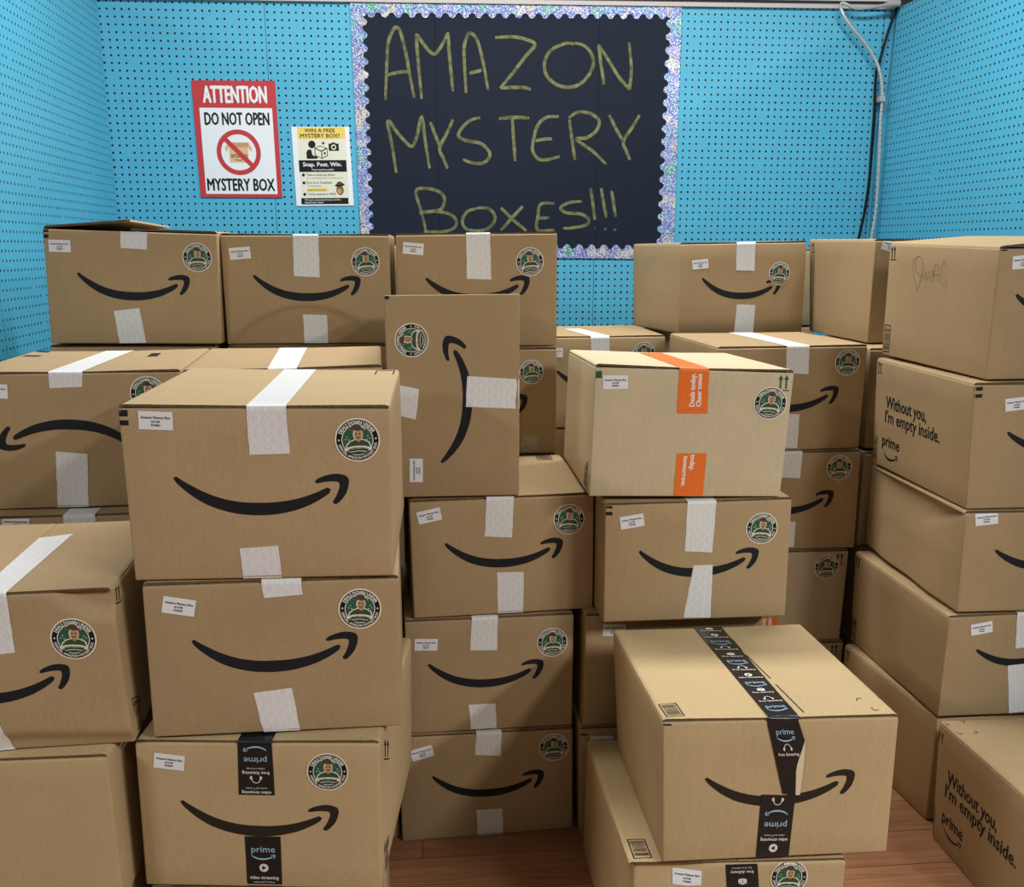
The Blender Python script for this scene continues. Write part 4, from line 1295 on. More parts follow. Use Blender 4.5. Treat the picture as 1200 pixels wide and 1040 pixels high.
class Carton:
    def __init__(self, n, par, off, seed):
        self.n = n
        self.par = par
        self.w, self.d, self.h = par[4:7]
        self.off = np.array(off, float)
        self.rnd = random.Random(seed)
        self.gap = GAPS.get(n, 0.0015)
        self.hb = self.h - FLAP - self.gap if n != 'V' else self.h
        self.lift = LIFT.get(n, (-self.rnd.uniform(0.0008, 0.003),) * 2)
        self.bul = [self.rnd.uniform(-0.0015, 0.0022)] + [self.rnd.uniform(-0.0025, -0.0008) for _ in range(3)]
        self.ph = [self.rnd.uniform(0, 6.28) for _ in range(4)]

    # smooth displacement of the walls
    def field(self, q):
        w, d, h = self.w, self.d, self.h
        out = np.zeros_like(q)
        x, y, z = q[:, 0] + w / 2, q[:, 1], q[:, 2]
        u, t, v = np.clip(x / w, 0, 1), np.clip(y / d, 0, 1), np.clip(z / self.hb, 0, 1)
        su, stt, sv = np.sin(np.pi * u), np.sin(np.pi * t), np.sin(np.pi * v)
        fr, bk = np.clip(1 - y / 0.06, 0, 1), np.clip(1 - (d - y) / 0.06, 0, 1)
        lf, rt = np.clip(1 - x / 0.06, 0, 1), np.clip(1 - (w - x) / 0.06, 0, 1)
        wav = 0.0007 * np.sin(9 * u + self.ph[0]) * np.sin(6 * v + self.ph[1])
        a = self.bul[0] * su * sv + wav * sv * su
        if self.n in FRONT_DENT:
            a = a + FRONT_DENT[self.n](u, v)
        out[:, 1] -= fr * a
        b_ = self.bul[1] * stt * sv + 0.0008 * np.sin(7 * t + self.ph[2]) * stt * sv
        if self.n in LEFT_DENT:
            b_ = b_ + LEFT_DENT[self.n](1 - t, v)
        out[:, 0] -= lf * b_
        out[:, 0] += rt * (self.bul[2] * stt * sv)
        out[:, 1] += bk * (self.bul[3] * su * sv)
        return out

    def warp(self, q):
        s = ((q[:, 0] + self.w / 2) / self.w)[:, None]
        t = (q[:, 1] / self.d)[:, None]
        u = (q[:, 2] / self.h)[:, None]
        out = q + 0
        for i, k in enumerate(KEYS):
            if not self.off[i].any():
                continue
            wt = (t if k[0] == 'B' else 1 - t) * (s if k[1] == 'R' else 1 - s) * (u if k[2] == 'T' else 1 - u)
            out = out + wt * self.off[i]
        return out

    def surf(self, q, n, hb=None):
        """rounded wall surface at nominal points q, lifted by n"""
        hb = self.hb if hb is None else hb
        lo = np.array([-self.w / 2 + RAD, RAD, RAD])
        hi = np.array([self.w / 2 - RAD, self.d - RAD, hb - RAD])
        c = np.clip(q, lo, hi)
        dv = q - c
        ln = np.linalg.norm(dv, axis=1, keepdims=True)
        dv = dv / np.maximum(ln, 1e-9)
        p = c + dv * (RAD + np.asarray(n).reshape(-1, 1))
        return self.warp(p + self.field(q))

    def face(self, fc):
        w, d = self.w, self.d

        def fn(u, v, n):
            n = np.asarray(n)
            if fc == 't':
                x = np.clip(u - w / 2, -w / 2 + 0.002, w / 2 - 0.002)
                y = np.clip(v, 0.0005, d - 0.0005)
                return self.warp(np.stack([x, y, self.topz(x) + n], 1))
            v = np.clip(v, 0.0, self.hb)
            if fc == 'f':
                q = np.stack([u - w / 2, 0 * u, v], 1)
            elif fc == 'l':
                q = np.stack([0 * u - w / 2, np.clip(d - u, 0, d), v], 1)
            else:
                q = np.stack([0 * u + w / 2, np.clip(u, 0, d), v], 1)
            return self.surf(q, n)
        return fn

    def topz(self, x):
        """height of the closed flaps: folded down to the wall at the hinge, seam in the middle"""
        s = (x + self.w / 2) / (self.w / 2)
        left = s < 1
        t = np.where(left, s, 2 - s)
        lift = np.where(left, self.lift[0], self.lift[1])
        hinge = np.clip(1 - t * (self.w / 2) / 0.008, 0, 1) ** 2
        return self.h + lift * t - (FLAP + self.gap) * 0.6 * hinge

    def body(self, mat, parent):
        def ax(L, n):
            inner = list(np.linspace(RAD, L - RAD, n))
            return [0, RAD * 0.4] + inner + [L - RAD * 0.4, L]
        dense = self.n in FRONT_DENT or self.n in LEFT_DENT
        X, Y, Z = ax(self.w, 40 if dense else 9), ax(self.d, 22 if self.n in LEFT_DENT else 7), ax(self.hb, 36 if dense else 7)
        idx, V, F = {}, [], []

        def vid(i, j, k):
            if (i, j, k) not in idx:
                idx[(i, j, k)] = len(V)
                V.append((X[i] - self.w / 2, Y[j], Z[k]))
            return idx[(i, j, k)]
        nx, ny, nz = len(X) - 1, len(Y) - 1, len(Z) - 1
        for i in range(nx):
            for k in range(nz):
                F.append((vid(i, 0, k), vid(i + 1, 0, k), vid(i + 1, 0, k + 1), vid(i, 0, k + 1)))
                F.append((vid(i, ny, k), vid(i, ny, k + 1), vid(i + 1, ny, k + 1), vid(i + 1, ny, k)))
            for j in range(ny):
                F.append((vid(i, j, 0), vid(i, j + 1, 0), vid(i + 1, j + 1, 0), vid(i + 1, j, 0)))
                F.append((vid(i, j, nz), vid(i + 1, j, nz), vid(i + 1, j + 1, nz), vid(i, j + 1, nz)))
        for j in range(ny):
            for k in range(nz):
                F.append((vid(0, j, k), vid(0, j, k + 1), vid(0, j + 1, k + 1), vid(0, j + 1, k)))
                F.append((vid(nx, j, k), vid(nx, j + 1, k), vid(nx, j + 1, k + 1), vid(nx, j, k + 1)))
        P = self.surf(np.array(V, float), np.zeros(len(V)))
        return mesh_obj('carton_body', P, F, [mat], None, parent, smooth=True)

    def flap(self, side, mat, parent):
        w, d = self.w, self.d
        xs = [0.0012, 0.003, 0.006, 0.009] + list(np.linspace(0.03, w / 2 - 0.0008, 6))
        ys = [0.0032] + list(np.linspace(0.02, d - 0.02, 5)) + [d - 0.0032]
        wob = [self.rnd.uniform(0, 0.0012) for _ in ys]
        X = [-w / 2 + x for x in xs] if side == 0 else [w / 2 - x for x in xs]
        V, F, M = [], [], []
        nx, ny = len(X), len(ys)
        for lay in (0, 1):
            for j, y in enumerate(ys):
                for i, x in enumerate(X):
                    z = float(self.topz(np.array([x]))[0])
                    V.append((x, y + (wob[i % ny] * 0.5 if j == 0 else 0), z - (0 if lay == 0 else FLAP)))
        a = nx * ny

        def quad(p, m):
            F.append(tuple(p) if side == 0 else tuple(p)[::-1])
            M.append(m)
        for j in range(ny - 1):
            for i in range(nx - 1):
                q = [j * nx + i, j * nx + i + 1, (j + 1) * nx + i + 1, (j + 1) * nx + i]
                quad(q, 0)
                quad([x + a for x in q[::-1]], 0)
        for i in range(nx - 1):
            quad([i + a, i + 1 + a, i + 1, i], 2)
            k = (ny - 1) * nx
            quad([k + i, k + i + 1, k + i + 1 + a, k + i + a], 1)
        for j in range(ny - 1):
            p, q = j * nx, (j + 1) * nx
            quad([p, q, q + a, p + a], 1)
            p, q = p + nx - 1, q + nx - 1
            quad([p + a, q + a, q, p], 1)
        P = self.warp(np.array(V, float))
        return mesh_obj('top_flap', P, F, [mat, EDGE, FLUTE_SHADE], M, parent)


def quad_poly(q, lift_m, nu, nv):
    d = Deck()
    d.grid(q, lift_m, 0.0, nu, nv)
    return d


def arrows_deck(m, q, under=True):
    """two upright arrows over a bar inside a quad"""
    d = Deck()
    tl, tr, br, bl = [np.array(p, float) for p in q]

    def at(a, b_):
        return (tl * (1 - a) + tr * a) * (1 - b_) + (bl * (1 - a) + br * a) * b_
    for x in (0.25, 0.72):
        d.add([at(x - 0.07, 0.22), at(x + 0.07, 0.22), at(x + 0.07, 0.86), at(x - 0.07, 0.86)], [(3, 2, 1, 0)], m, 0)
        d.add([at(x - 0.2, 0.30), at(x + 0.2, 0.30), at(x, 0.0)], [(0, 1, 2)], m, 0)
    if under:
        d.add([at(0, 0.93), at(1, 0.93), at(1, 1.0), at(0, 1.0)], [(3, 2, 1, 0)], m, 0)
    return d


def barcode_deck(m, q, seed, side=False):
    d = Deck()
    r = random.Random(seed)
    tl, tr, br, bl = [np.array(p, float) for p in q]

    def at(a, b_):
        return (tl * (1 - a) + tr * a) * (1 - b_) + (bl * (1 - a) + br * a) * b_

    def bar(a0, b0, a1, b1):
        d.add([at(a0, b0), at(a1, b0), at(a1, b1), at(a0, b1)], [(3, 2, 1, 0)], m, 0)
    t = 0.07
    bar(0, 0, 1, 0.035), bar(0, 0.965, 1, 1), bar(0, 0, t, 1), bar(1 - t, 0, 1, 1)
    b_ = 0.10
    while b_ < 0.9:
        k = r.choice((0.012, 0.02, 0.03))
        bar(0.14, b_, 0.86, min(0.9, b_ + k))
        b_ += k + r.choice((0.02, 0.03, 0.05))
    bar(0, 0.17, 1, 0.19), bar(0, 0.80, 1, 0.82)
    return d


def tape_item(C, kind, front, back, root, seed, over=False):
    """tape strip; over: carried across the top edge of the carton onto its top"""
    mat = {'w': TAPEW, 'p': TAPEB, 'o': TORANGE, 'c': TAPEC}[kind]
    W = math.dist(front[0], front[1])
    r = random.Random(seed)
    ff, ft = C.face('f'), C.face('t')
    rows, uv = [], []
    nu = 6
    lift = 0.0008
    if over:
        tl, tr = np.array(front[0]), np.array(front[1])
        if back is None:
            back = [[tl[0], 0.05], [tr[0], 0.05]]
        b0, b1 = np.array(back[0]), np.array(back[1])
        b0[1], b1[1] = min(b0[1], C.d), min(b1[1], C.d)
        e0, e1 = np.array([tl[0], 0.0034]), np.array([tr[0], 0.0034])
        L = np.linalg.norm(b0 - e0)
        nb = max(2, int(L / 0.035))
        for j in range(nb + 1):
            t = j / nb
            p, q = b0 * (1 - t) + e0 * t, b1 * (1 - t) + e1 * t
            a = np.linspace(0, 1, nu + 1)[:, None]
            pts = p * (1 - a) + q * a
            rows.append(ft(pts[:, 0], pts[:, 1], np.full(nu + 1, lift)))
            uv += [(float(x) * W, -t * L) for x in a[:, 0]]
        # fold over the flap's cut edge
        a = np.linspace(0, 1, nu + 1)[:, None]
        pts = e0 * (1 - a) + e1 * a
        edge = ft(pts[:, 0], pts[:, 1], np.full(nu + 1, -0.0012))
        edge[:, 1] -= 0.0044
        rows.append(edge)
        uv += [(float(x) * W, -L - 0.003) for x in a[:, 0]]
        front = [[tl[0], C.hb - 0.004], [tr[0], C.hb - 0.004], front[2], front[3]]
        base = L
    else:
        base = 0.0
    tl, tr, br, bl = [np.array(p, float) for p in front]
    L = np.linalg.norm(bl - tl)
    nf = max(3, int(L / 0.012))
    for j in range(nf + 1):
        t = j / nf
        p, q = tl * (1 - t) + bl * t, tr * (1 - t) + br * t
        a = np.linspace(0, 1, nu + 1)[:, None]
        pts = p * (1 - a) + q * a
        if kind != 'p' and 0 < j < nf:
            pts[0, 0] += r.uniform(-0.0006, 0.0006)
            pts[-1, 0] += r.uniform(-0.0006, 0.0006)
        rows.append(ff(pts[:, 0], pts[:, 1], np.full(nu + 1, lift)))
        uv += [(float(x) * W, -base - 0.006 - t * L) for x in a[:, 0]]
    V = np.concatenate(rows)
    n = nu + 1
    F = [(j * n + i, (j + 1) * n + i, (j + 1) * n + i + 1, j * n + i + 1) for j in range(len(rows) - 1) for i in range(nu)]
    o = mesh_obj({'w': 'white_tape', 'p': 'black_tape', 'o': 'orange_tape', 'c': 'clear_tape'}[kind], V, F, [mat], None, root, smooth=True, uvs=uv)
    return o, [tl, tr, br, bl], W


PRINT = {
    ('B3', 0): ([('smile', 0.14), ('prime', 0.36), ('songs', 0.70), ('listening', 0.82), ('phones', 1.08), ('movies', 1.34), ('video', 1.46)], True),
    ('B3', 1): ([('prime', -0.50), ('smile', -0.60), ('play', -1.0), ('video', -1.36), ('movies', -1.48)], False),
    ('S', 0): ([('phones', 0.20), ('smile', 0.62), ('prime', 0.86), ('movies', 1.25), ('video', 1.37), ('play', 1.68), ('fast', 2.02)], True),
    ('T', 0): ([('fast', 0.10), ('delivery', 0.22), ('carton', 0.60), ('smile', 1.0), ('prime', 1.2)], True),
}


def prints_on(C, key, quad, W, tape):
    if key in PRINT:
        items, flip = PRINT[key]
        d = strip_prints(items, flip)
        D2 = Deck()
        D2.merge(d, in_quad(quad, W), 0.0009)
        D2.build('tape_printing', C.face('f'), tape)


def slogan(C, q):
    """two lines of lettering and a word with the curved arrow on the long side"""
    d = Deck()
    p = np.array(q)
    d.text('Without you,', p[0][0], p[0][1] - 0.031, 0.031, INK, 0, 'l', width=p[1][0] - p[0][0], bold=0.035)
    d.text("I'm empty inside.", p[2][0], p[2][1], 0.030, INK, 0, 'l', width=p[3][0] - p[2][0], bold=0.035)
    d2 = Deck()
    d2.text('prime', p[4][0], p[4][1] - 0.021, 0.028, INK, 0, 'l', width=p[5][0] - p[4][0], bold=0.04)
    d2.merge(SMILE, sim(p[6] + np.array([-0.004, -0.006]), [p[7][0] + 0.004, p[6][1] - 0.006]), 0)
    return d, d2


SCRIB = [[(0.02, 1.0), (0.0, 0.55), (0.10, 0.05), (0.16, -0.15), (0.28, 0.45), (0.30, 0.85), (0.20, 1.05), (0.08, 0.95), (0.10, 0.55), (0.24, 0.35)],
         [(0.28, 0.55), (0.33, 0.2), (0.39, 0.55), (0.43, 0.2), (0.49, 0.55), (0.53, 0.15), (0.60, 0.6), (0.63, 0.2)],
         [(0.62, 0.1), (0.66, 0.75), (0.76, 0.75), (0.78, 0.15)], [(0.64, 0.42), (0.78, 0.42)],
         [(0.98, 0.75), (0.90, 0.95), (0.84, 0.5), (0.90, 0.08), (1.0, 0.1), (1.0, 0.3)]]


def make_carton(n, label, style, z, tape_top_flaps=True):
    par, off = DATA['B'][n]
    par = list(par)
    C = Carton(n, par, OFFS[n], sum(ord(c) for c in n) * 7)
    root = empty('cardboard_box', (par[0], par[1], z), par[3])
    tag(root, label, 'cardboard box', 'shipping cartons stacked in the alcove')
    cm = CARD[style]
    C.body(cm, root)
    if n != 'V':        # the carton on end shows a closed side on top
        C.flap(0, cm, root)
        C.flap(1, cm, root)
    nt = 0
    ntp = 0
    for it in DATA['D'][n]:
        k = it[0]
        nt += 1
        if k == 'smile':
            d = Deck()
            d.merge(SMILEB if it[4] else SMILE, sim(it[2], it[3]), 0.00035)
            d.build('smile_print', C.face('f'), root)
        elif k == 'sticker':
            c, r, rot = np.array(it[2]), 0.0335 if abs(it[3] - 0.0335) < 0.003 else it[3], math.radians(it[4] + C.rnd.uniform(-5, 5))
            d = Deck()
            ex = np.array([math.cos(rot), math.sin(rot)]) * r
            b_ = BADGE
            o = len(d.v)
            d.merge(b_, sim(c, c + ex), 0)
            d.l = [0.0010 + x * 0.034 for x in b_.l]
            d.build('round_badge', C.face('f'), root)
        elif k == 'label':
            a, b_ = np.array(it[2]), np.array(it[3])
            ex = (b_ - a) / np.linalg.norm(b_ - a) * 0.049
            d = Deck()
            d.merge(LABEL, sim(a, a + ex), 0)
            d.l = [0.0009 + x * 0.05 for x in LABEL.l]
            d.build('price_label', C.face('f'), root)
        elif k == 'toptape':
            o, q, W = tape_item(C, it[1], it[2], it[3], root, nt, True)
            prints_on(C, (n, ntp), q, W, o)
            if it[1] == 'o':
                orange_print(C, n, q, o, True)
            ntp += 1
        elif k == 'tape':
            o, q, W = tape_item(C, it[1], it[2], None, root, nt)
            prints_on(C, (n, ntp), q, W, o)
            if it[1] == 'o':
                orange_print(C, n, q, o, False)
            ntp += 1
        elif k in ('bar', 'green', 'frame'):
            d = Deck()
            q = [(min(max(p[0], 0.0), C.w), p[1]) for p in it[2]]
            if k == 'frame':
                d.stroke([q[0], q[3]], 0.0025, INK)
                d.stroke([q[1], q[2]], 0.0025, INK)
                d.stroke([q[0], q[1]], 0.006, INK)
            else:
                d.grid(q, INKG if k == 'green' else INK, 0, 3, 2)
            d.l = [0.0004 + x for x in d.l]
            d.build('corner_mark' if k != 'green' else 'green_corner_mark', C.face(it[1]), root)
        elif k in ('arrows', 'garrows'):
            d = arrows_deck(INKG if k == 'garrows' else INK, it[2])
            d.l = [0.0004 + x for x in d.l]
            d.build('up_arrow_print', C.face(it[1]), root)
        elif k == 'barcode':
            q = it[2]
            d = barcode_deck(INK, q, nt)
            d.l = [0.0004 + x for x in d.l]
            d.build('barcode_print', C.face(it[1]), root)
        elif k == 'slogan':
            for d, nm in zip(slogan(C, it[2]), ('slogan_print', 'logo_print')):
                d.l = [0.0004 + x for x in d.l]
                d.build(nm, C.face(it[1]), root)
        elif k == 'scribble':
            tl, tr, br, bl = [np.array(p) for p in it[2]]
            d = Deck()
            for s in SCRIB:
                pts = [(tl * (1 - x) + tr * x) * y + (bl * (1 - x) + br * x) * (1 - y) for x, y in s]
                d.stroke(pts, 0.0011, PEN)
            d.l = [0.0004 + x for x in d.l]
            d.build('pen_scribble', C.face(it[1]), root)
        elif k == 'line':
            d = Deck()
            d.stroke([it[2][0], it[2][1]], 0.0022, INK)
            d.l = [0.0006 + x for x in d.l]
            d.build('fold_line_print', C.face('t'), root)
        elif k == 'mark':
            d = Deck()
            P = it[2]
            d.stroke([P[0], P[1]], 0.0014, INK)
            d.stroke([P[1], P[2]], 0.0020, INK)
            d.l = [0.0005 + x for x in d.l]
            d.build('crop_mark', C.face('t'), root)
        elif k == 'peeled':
            peeled_tape(C, it, root)
    return root


def orange_print(C, n, q, tape, top):
    tl, tr, br, bl = [np.array(p, float) for p in q]

    def quad(V):
        a, b_ = V[:, :1], V[:, 1:2]
        return (tl * (1 - a) + tr * a) * (1 - b_) + (bl * (1 - a) + br * a) * b_
    W, L = np.linalg.norm(tr - tl), np.linalg.norm(bl - tl)
    d = Deck()
    if n == 'O' and not top:        # reads downwards
        for s, x, y0, y1 in (('today.', 0.47, 0.03, 0.40), ('tomorrow.', 0.23, 0.06, 0.78)):
            t = Deck()
            t.text(s, 0, 0, 0.165, OWHITE, 0, 'l', width=(y1 - y0) * L / W, bold=0.06)
            t.v = [(x + p[1], y0 + p[0] * W / L) for p in t.v]
            d.merge(t, quad, 0)
    else:                           # reads upwards, running on over the edge
        for s, x, ln in (('Deals today.', 0.55, 0.80), ('Cheer tomorrow.', 0.77, 1.10)):
            t = Deck()
            t.text(s, 0, 0, 0.165, OWHITE, 0, 'l', width=ln * L / W, bold=0.06)
            t.v = [(x - p[1], 0.83 - p[0] * W / L) for p in t.v]
            keep = [k for k, fc in enumerate(t.f) if min(t.v[q_][1] for q_ in fc) > 0.02]
            t.f = [t.f[k] for k in keep]
            t.m = [t.m[k] for k in keep]
            d.merge(t, quad, 0)
    if d.v:
        d.l = [0.0010 + x for x in d.l]
        d.build('tape_printing', C.face('f'), tape)


def peeled_tape(C, it, root):
    """black tape along the top; its end over the front edge has come loose and folded"""
    fr, bk, edge = [np.array(p, float) for p in it[2]], [np.array(p, float) for p in it[3]], [np.array(p, float) for p in it[4]]
    ff, ft = C.face('f'), C.face('t')
    nu = 8
    rows, uv = [], []
    a = np.linspace(0, 1, nu + 1)[:, None]
    r = random.Random(5)
    nb = 14
    for j in range(nb + 1):
        t = j / nb
        p, q = bk[0] * (1 - t) + bk[3] * t, bk[1] * (1 - t) + bk[2] * t
        pts = p * (1 - a) + q * a
        pts[:, 1] = np.maximum(pts[:, 1], 0.001)
        amp = 0.0022 * max(0, t - 0.86) / 0.14
        rows.append(ft(pts[:, 0], pts[:, 1], np.array([0.0012 + r.uniform(0, amp) for _ in range(nu + 1)])))
    L0, R0 = np.array([bk[3][0] - 0.001, 0]), np.array([bk[2][0] + 0.001, 0])
    pts = L0 * (1 - a) + R0 * a
    e = ft(pts[:, 0], np.full(nu + 1, 0.001), np.array([r.uniform(-0.001, 0.001) for _ in range(nu + 1)]))
    e[:, 1] -= 0.004
    rows.append(e)
    Ls = [fr[0], fr[0] * 0.73 + fr[5] * 0.27, fr[0] * 0.43 + fr[5] * 0.57, fr[5]]
    Rs = [fr[1], fr[2], fr[3], fr[4]]
    for i in range(3):
        for j in range(4):
            t = j / 4
            p, q = Ls[i] * (1 - t) + Ls[i + 1] * t, Rs[i] * (1 - t) + Rs[i + 1] * t
            pts = p * (1 - a) + q * a
            rows.append(ff(pts[:, 0], pts[:, 1], 0.0012 + 0.0016 * a[:, 0]))
    pts = Ls[3] * (1 - a) + Rs[3] * a
    rows.append(ff(pts[:, 0], pts[:, 1], 0.0012 + 0.0016 * a[:, 0]))
    V = np.concatenate(rows)
    n = nu + 1
    F = [(j * n + i, (j + 1) * n + i, (j + 1) * n + i + 1, j * n + i + 1) for j in range(len(rows) - 1) for i in range(nu)]
    tape = mesh_obj('black_tape', V, F, [TAPEB], None, root, smooth=True)
    # printing on the top run (reads from the front) and on the loose front end
    W = 0.056
    D2 = Deck()
    Lt = abs(bk[0][1] - bk[3][1])
    n_ = Lt / W
    items = []
    seq = ['carton', 'delivery', 'play', 'video', 'prime+', 'phones', 'listening', 'carton', 'delivery', 'prime+', 'phones', 'listening', 'play', 'video', 'prime+', 'carton', 'delivery', 'phones', 'listening', 'prime+', 'play', 'video']
    y = -0.16
    for s in seq:
        if s == 'prime+':
            items += [('prime', y - 0.16), ('smile', y - 0.24)]
            y -= 0.52
        elif s in ('carton', 'play', 'phones'):
            items.append((s, y - 0.10))
            y -= 0.30
        else:
            items += [(s, y - 0.06)]
            y -= 0.34
        if -y > n_ - 0.75:
            break
    D2.merge(strip_prints(items), in_quad([bk[0], bk[1], bk[2], bk[3]], W), 0.0018)
    D2.build('tape_printing', ft, tape)
    D3 = Deck()
    D3.merge(strip_prints([('prime', -0.42), ('smile', -0.52), ('phones', -0.86), ('listening', -1.14)]), in_quad([fr[0], fr[1], fr[1] + (fr[5] - fr[0]), fr[5]], W), 0.0032)
    mid = (fr[0] + fr[1]) / 2
    D3.moved(lambda V: mid + (V - mid) * np.array([0.86, 1.0]))
    D3.build('tape_printing', ff, tape)
    D4 = Deck()
    A = resample_lin([edge[1] * 0 + p for p in (fr[2], fr[3], fr[4])], 8)
    B = resample_lin([fr[2] + (0.001, 0), (edge[3] + fr[2]) / 2 + (0.002, 0), edge[3]], 8)
    D4.strip(A, B, TBACK, 0.0026)
    o = D4.build('folded_tape_edge', ff, root)
    o['label'] = 'cream backside of the peeled tape folded over'


def resample_lin(pts, n):
    P = np.array(pts, float)
    s = np.concatenate([[0], np.cumsum(np.linalg.norm(np.diff(P, axis=0), axis=1))])
    t = np.linspace(0, s[-1], n)
    return np.stack([np.interp(t, s, P[:, 0]), np.interp(t, s, P[:, 1])], 1)

# ------------------------------------------------------------ the room
W_ = DATA['W']
XL, XR = DATA['cam'][6], DATA['cam'][7]
PG = W_['peg']
ztop = lambda x: 2.1427 + 0.0087 * x


def wall(name, geo, mat):
    o = mesh_obj(name, geo[0], geo[1], [mat])
    o['kind'] = 'structure'
    return o


v, fc = box_geo((XL - 0.05, 0, 0), (XR + 0.05, 0.02, 1))
v = [(x, y, ztop(x) if z > 0 else 0) for x, y, z in v]
wall('wall_back', (v, fc), peg_mat('pegboard_back', 0, PG[0], PG[1], (W_['seam'][0] + 0.008, W_['seam'][0] + 1.227, W_['seam'][0] + 2.33)))
wall('wall_left', box_geo((XL - 0.02, -1.75, 0), (XL, -0.005, 2.128)), peg_mat('pegboard_left', 1, PG[2], PG[3], (-1.22,)))
wall('wall_right', box_geo((XR, -3.0, 0), (XR + 0.02, -0.005, 2.158)), peg_mat('pegboard_right', 1, PG[4], PG[5], (-1.22,)))
wall('floor', box_geo((-4.5, -8.5, -0.05), (5.0, 0.6, 0)), floor_mat())
GREYM = plain('painted_rail_metal', (0.62, 0.62, 0.60), 0.35, 0.5)
DARKM = plain('dark_rail_gap', (0.10, 0.09, 0.10), 0.6, 0.3)
v, fc = box_geo((XL, -0.012, -0.004), (XR, 0.02, 0.010))
wall('trim_1', ([(x, y, z + ztop(x)) for x, y, z in v], fc), plain('trim_paint', (0.50, 0.47, 0.45), 0.5, 0.3))

# rail above the pegboard
rail = empty('wall_rail', (0.4, 0.0, ztop(0.4)))
tag(rail, 'pale metal rail running along the top of the back pegboard wall', 'rail')
for y0, z0, y1, z1, nm, m in ((-0.014, 0.022, 0.012, 0.034, 'rail_bar', GREYM), (-0.002, 0.010, 0.014, 0.022, 'rail_channel', DARKM)):
    v, fc = box_geo((XL - 0.4, y0, z0), (XR - 0.4, y1, z1))
    mesh_obj(nm, [(x, y, z + 0.0087 * x) for x, y, z in v], fc, [m], None, rail)

# ------------------------------------------------------------ board and notices
PAPER = plain('black_board_paper', (0.0125, 0.0185, 0.032), 0.7, 0.12, noise=0.06)
FOLD = plain('paper_fold', (0.006, 0.008, 0.014), 0.7, 0.1)


def chalk_mat():
    m, nt, b = nodes('yellow_chalk')
    tc = N(nt, 'ShaderNodeTexCoord')
    nz = N(nt, 'ShaderNodeTexNoise')
    nz.inputs['Scale'].default_value = 45
    nz.inputs['Detail'].default_value = 6
    nt.links.new(tc.outputs['Object'], nz.inputs['Vector'])
    r = N(nt, 'ShaderNodeMapRange')
    r.inputs[1].default_value, r.inputs[2].default_value = 0.36, 0.64
    nt.links.new(nz.outputs[0], r.inputs[0])
    nt.links.new(mix(nt, r.outputs[0], (0.085, 0.095, 0.050), (0.205, 0.215, 0.095)), b.inputs['Base Color'])
    b.inputs['Roughness'].default_value = 0.85
    b.inputs['Specular IOR Level'].default_value = 0.1
    return m


CHALK = chalk_mat()
bx0 = (W_['board_out'][0][0] + W_['board_out'][1][0]) / 2
bz0 = W_['board_out'][2][1]
board = empty('bulletin_board', (bx0, 0, bz0))
tag(board, 'black paper board with hand-chalked lettering and a glittering scalloped border', 'notice board')


def on_wall(ox, oz, y):
    return lambda u, v, n: np.stack([u - ox, y - np.asarray(n), v - oz], 1)


o_, i_ = [[np.array(p) for p in W_[k]] for k in ('board_out', 'board_in')]
o_[0][1] = o_[1][1] = 2.162
o_[0][1] = 2.152
cen = sum(i_) / 4
d = Deck()
pq = [cen + (p - cen) * 1.035 for p in i_]
d.grid(pq, PAPER, 0, 10, 10)
for s in W_['folds']:
    d.stroke(s, 0.002, FOLD, 0.0004)
paper = d.build('black_paper', on_wall(bx0, bz0, -0.003), board)
wave = lambda t: -math.copysign(abs(math.cos(t)) ** 0.6, math.cos(t))
d = Deck()
for k in range(4):       # corner pieces
    p_ = [o_[k], o_[k] * 0.93 + o_[(k + 1) % 4] * 0.07, i_[k] + (cen - i_[k]) * 0.005, o_[k] * 0.93 + o_[k - 1] * 0.07]
    d.poly(p_, FOIL, -0.0003)
for k, nsc in ((0, 23), (1, 18), (2, 23), (3, 18)):
    a0, a1, b0, b1 = o_[k], o_[(k + 1) % 4], i_[k], i_[(k + 1) % 4]
    t_ = b1 - b0
    nn = np.array([t_[1], -t_[0]]) / np.linalg.norm(t_)
    m_ = nsc * 14
    A, B, A2, B2 = [], [], [], []
    for j in range(m_ + 1):
        t = j / m_
        A.append(a0 * (1 - t) + a1 * t)
        B.append(b0 * (1 - t) + b1 * t + nn * 0.0085 * wave(2 * math.pi * nsc * t))
    Mid = [(p + q) / 2 for p, q in zip(A, B)]
    d.strip(A, Mid, FOIL, 0)
    d.strip(Mid, B, FOIL, 0)
bord = d.build('scalloped_border', on_wall(bx0, bz0, -0.0055), board)
so = bord.modifiers.new('thickness', 'SOLIDIFY')
so.thickness = 0.002
so.offset = -1
bord['label'] = 'holographic glitter border with a wavy inner edge'
d = Deck()
for s in W_['chalk']:
    d.stroke(s, 0.0125, CHALK, 0.0, 0.25)
d.l = [0.0 + 0.00001 * (i % 7) for i in range(len(d.l))]
ch = d.build('chalk_lettering', on_wall(bx0, bz0, -0.0042), board)
ch['label'] = 'yellow chalk handwriting'


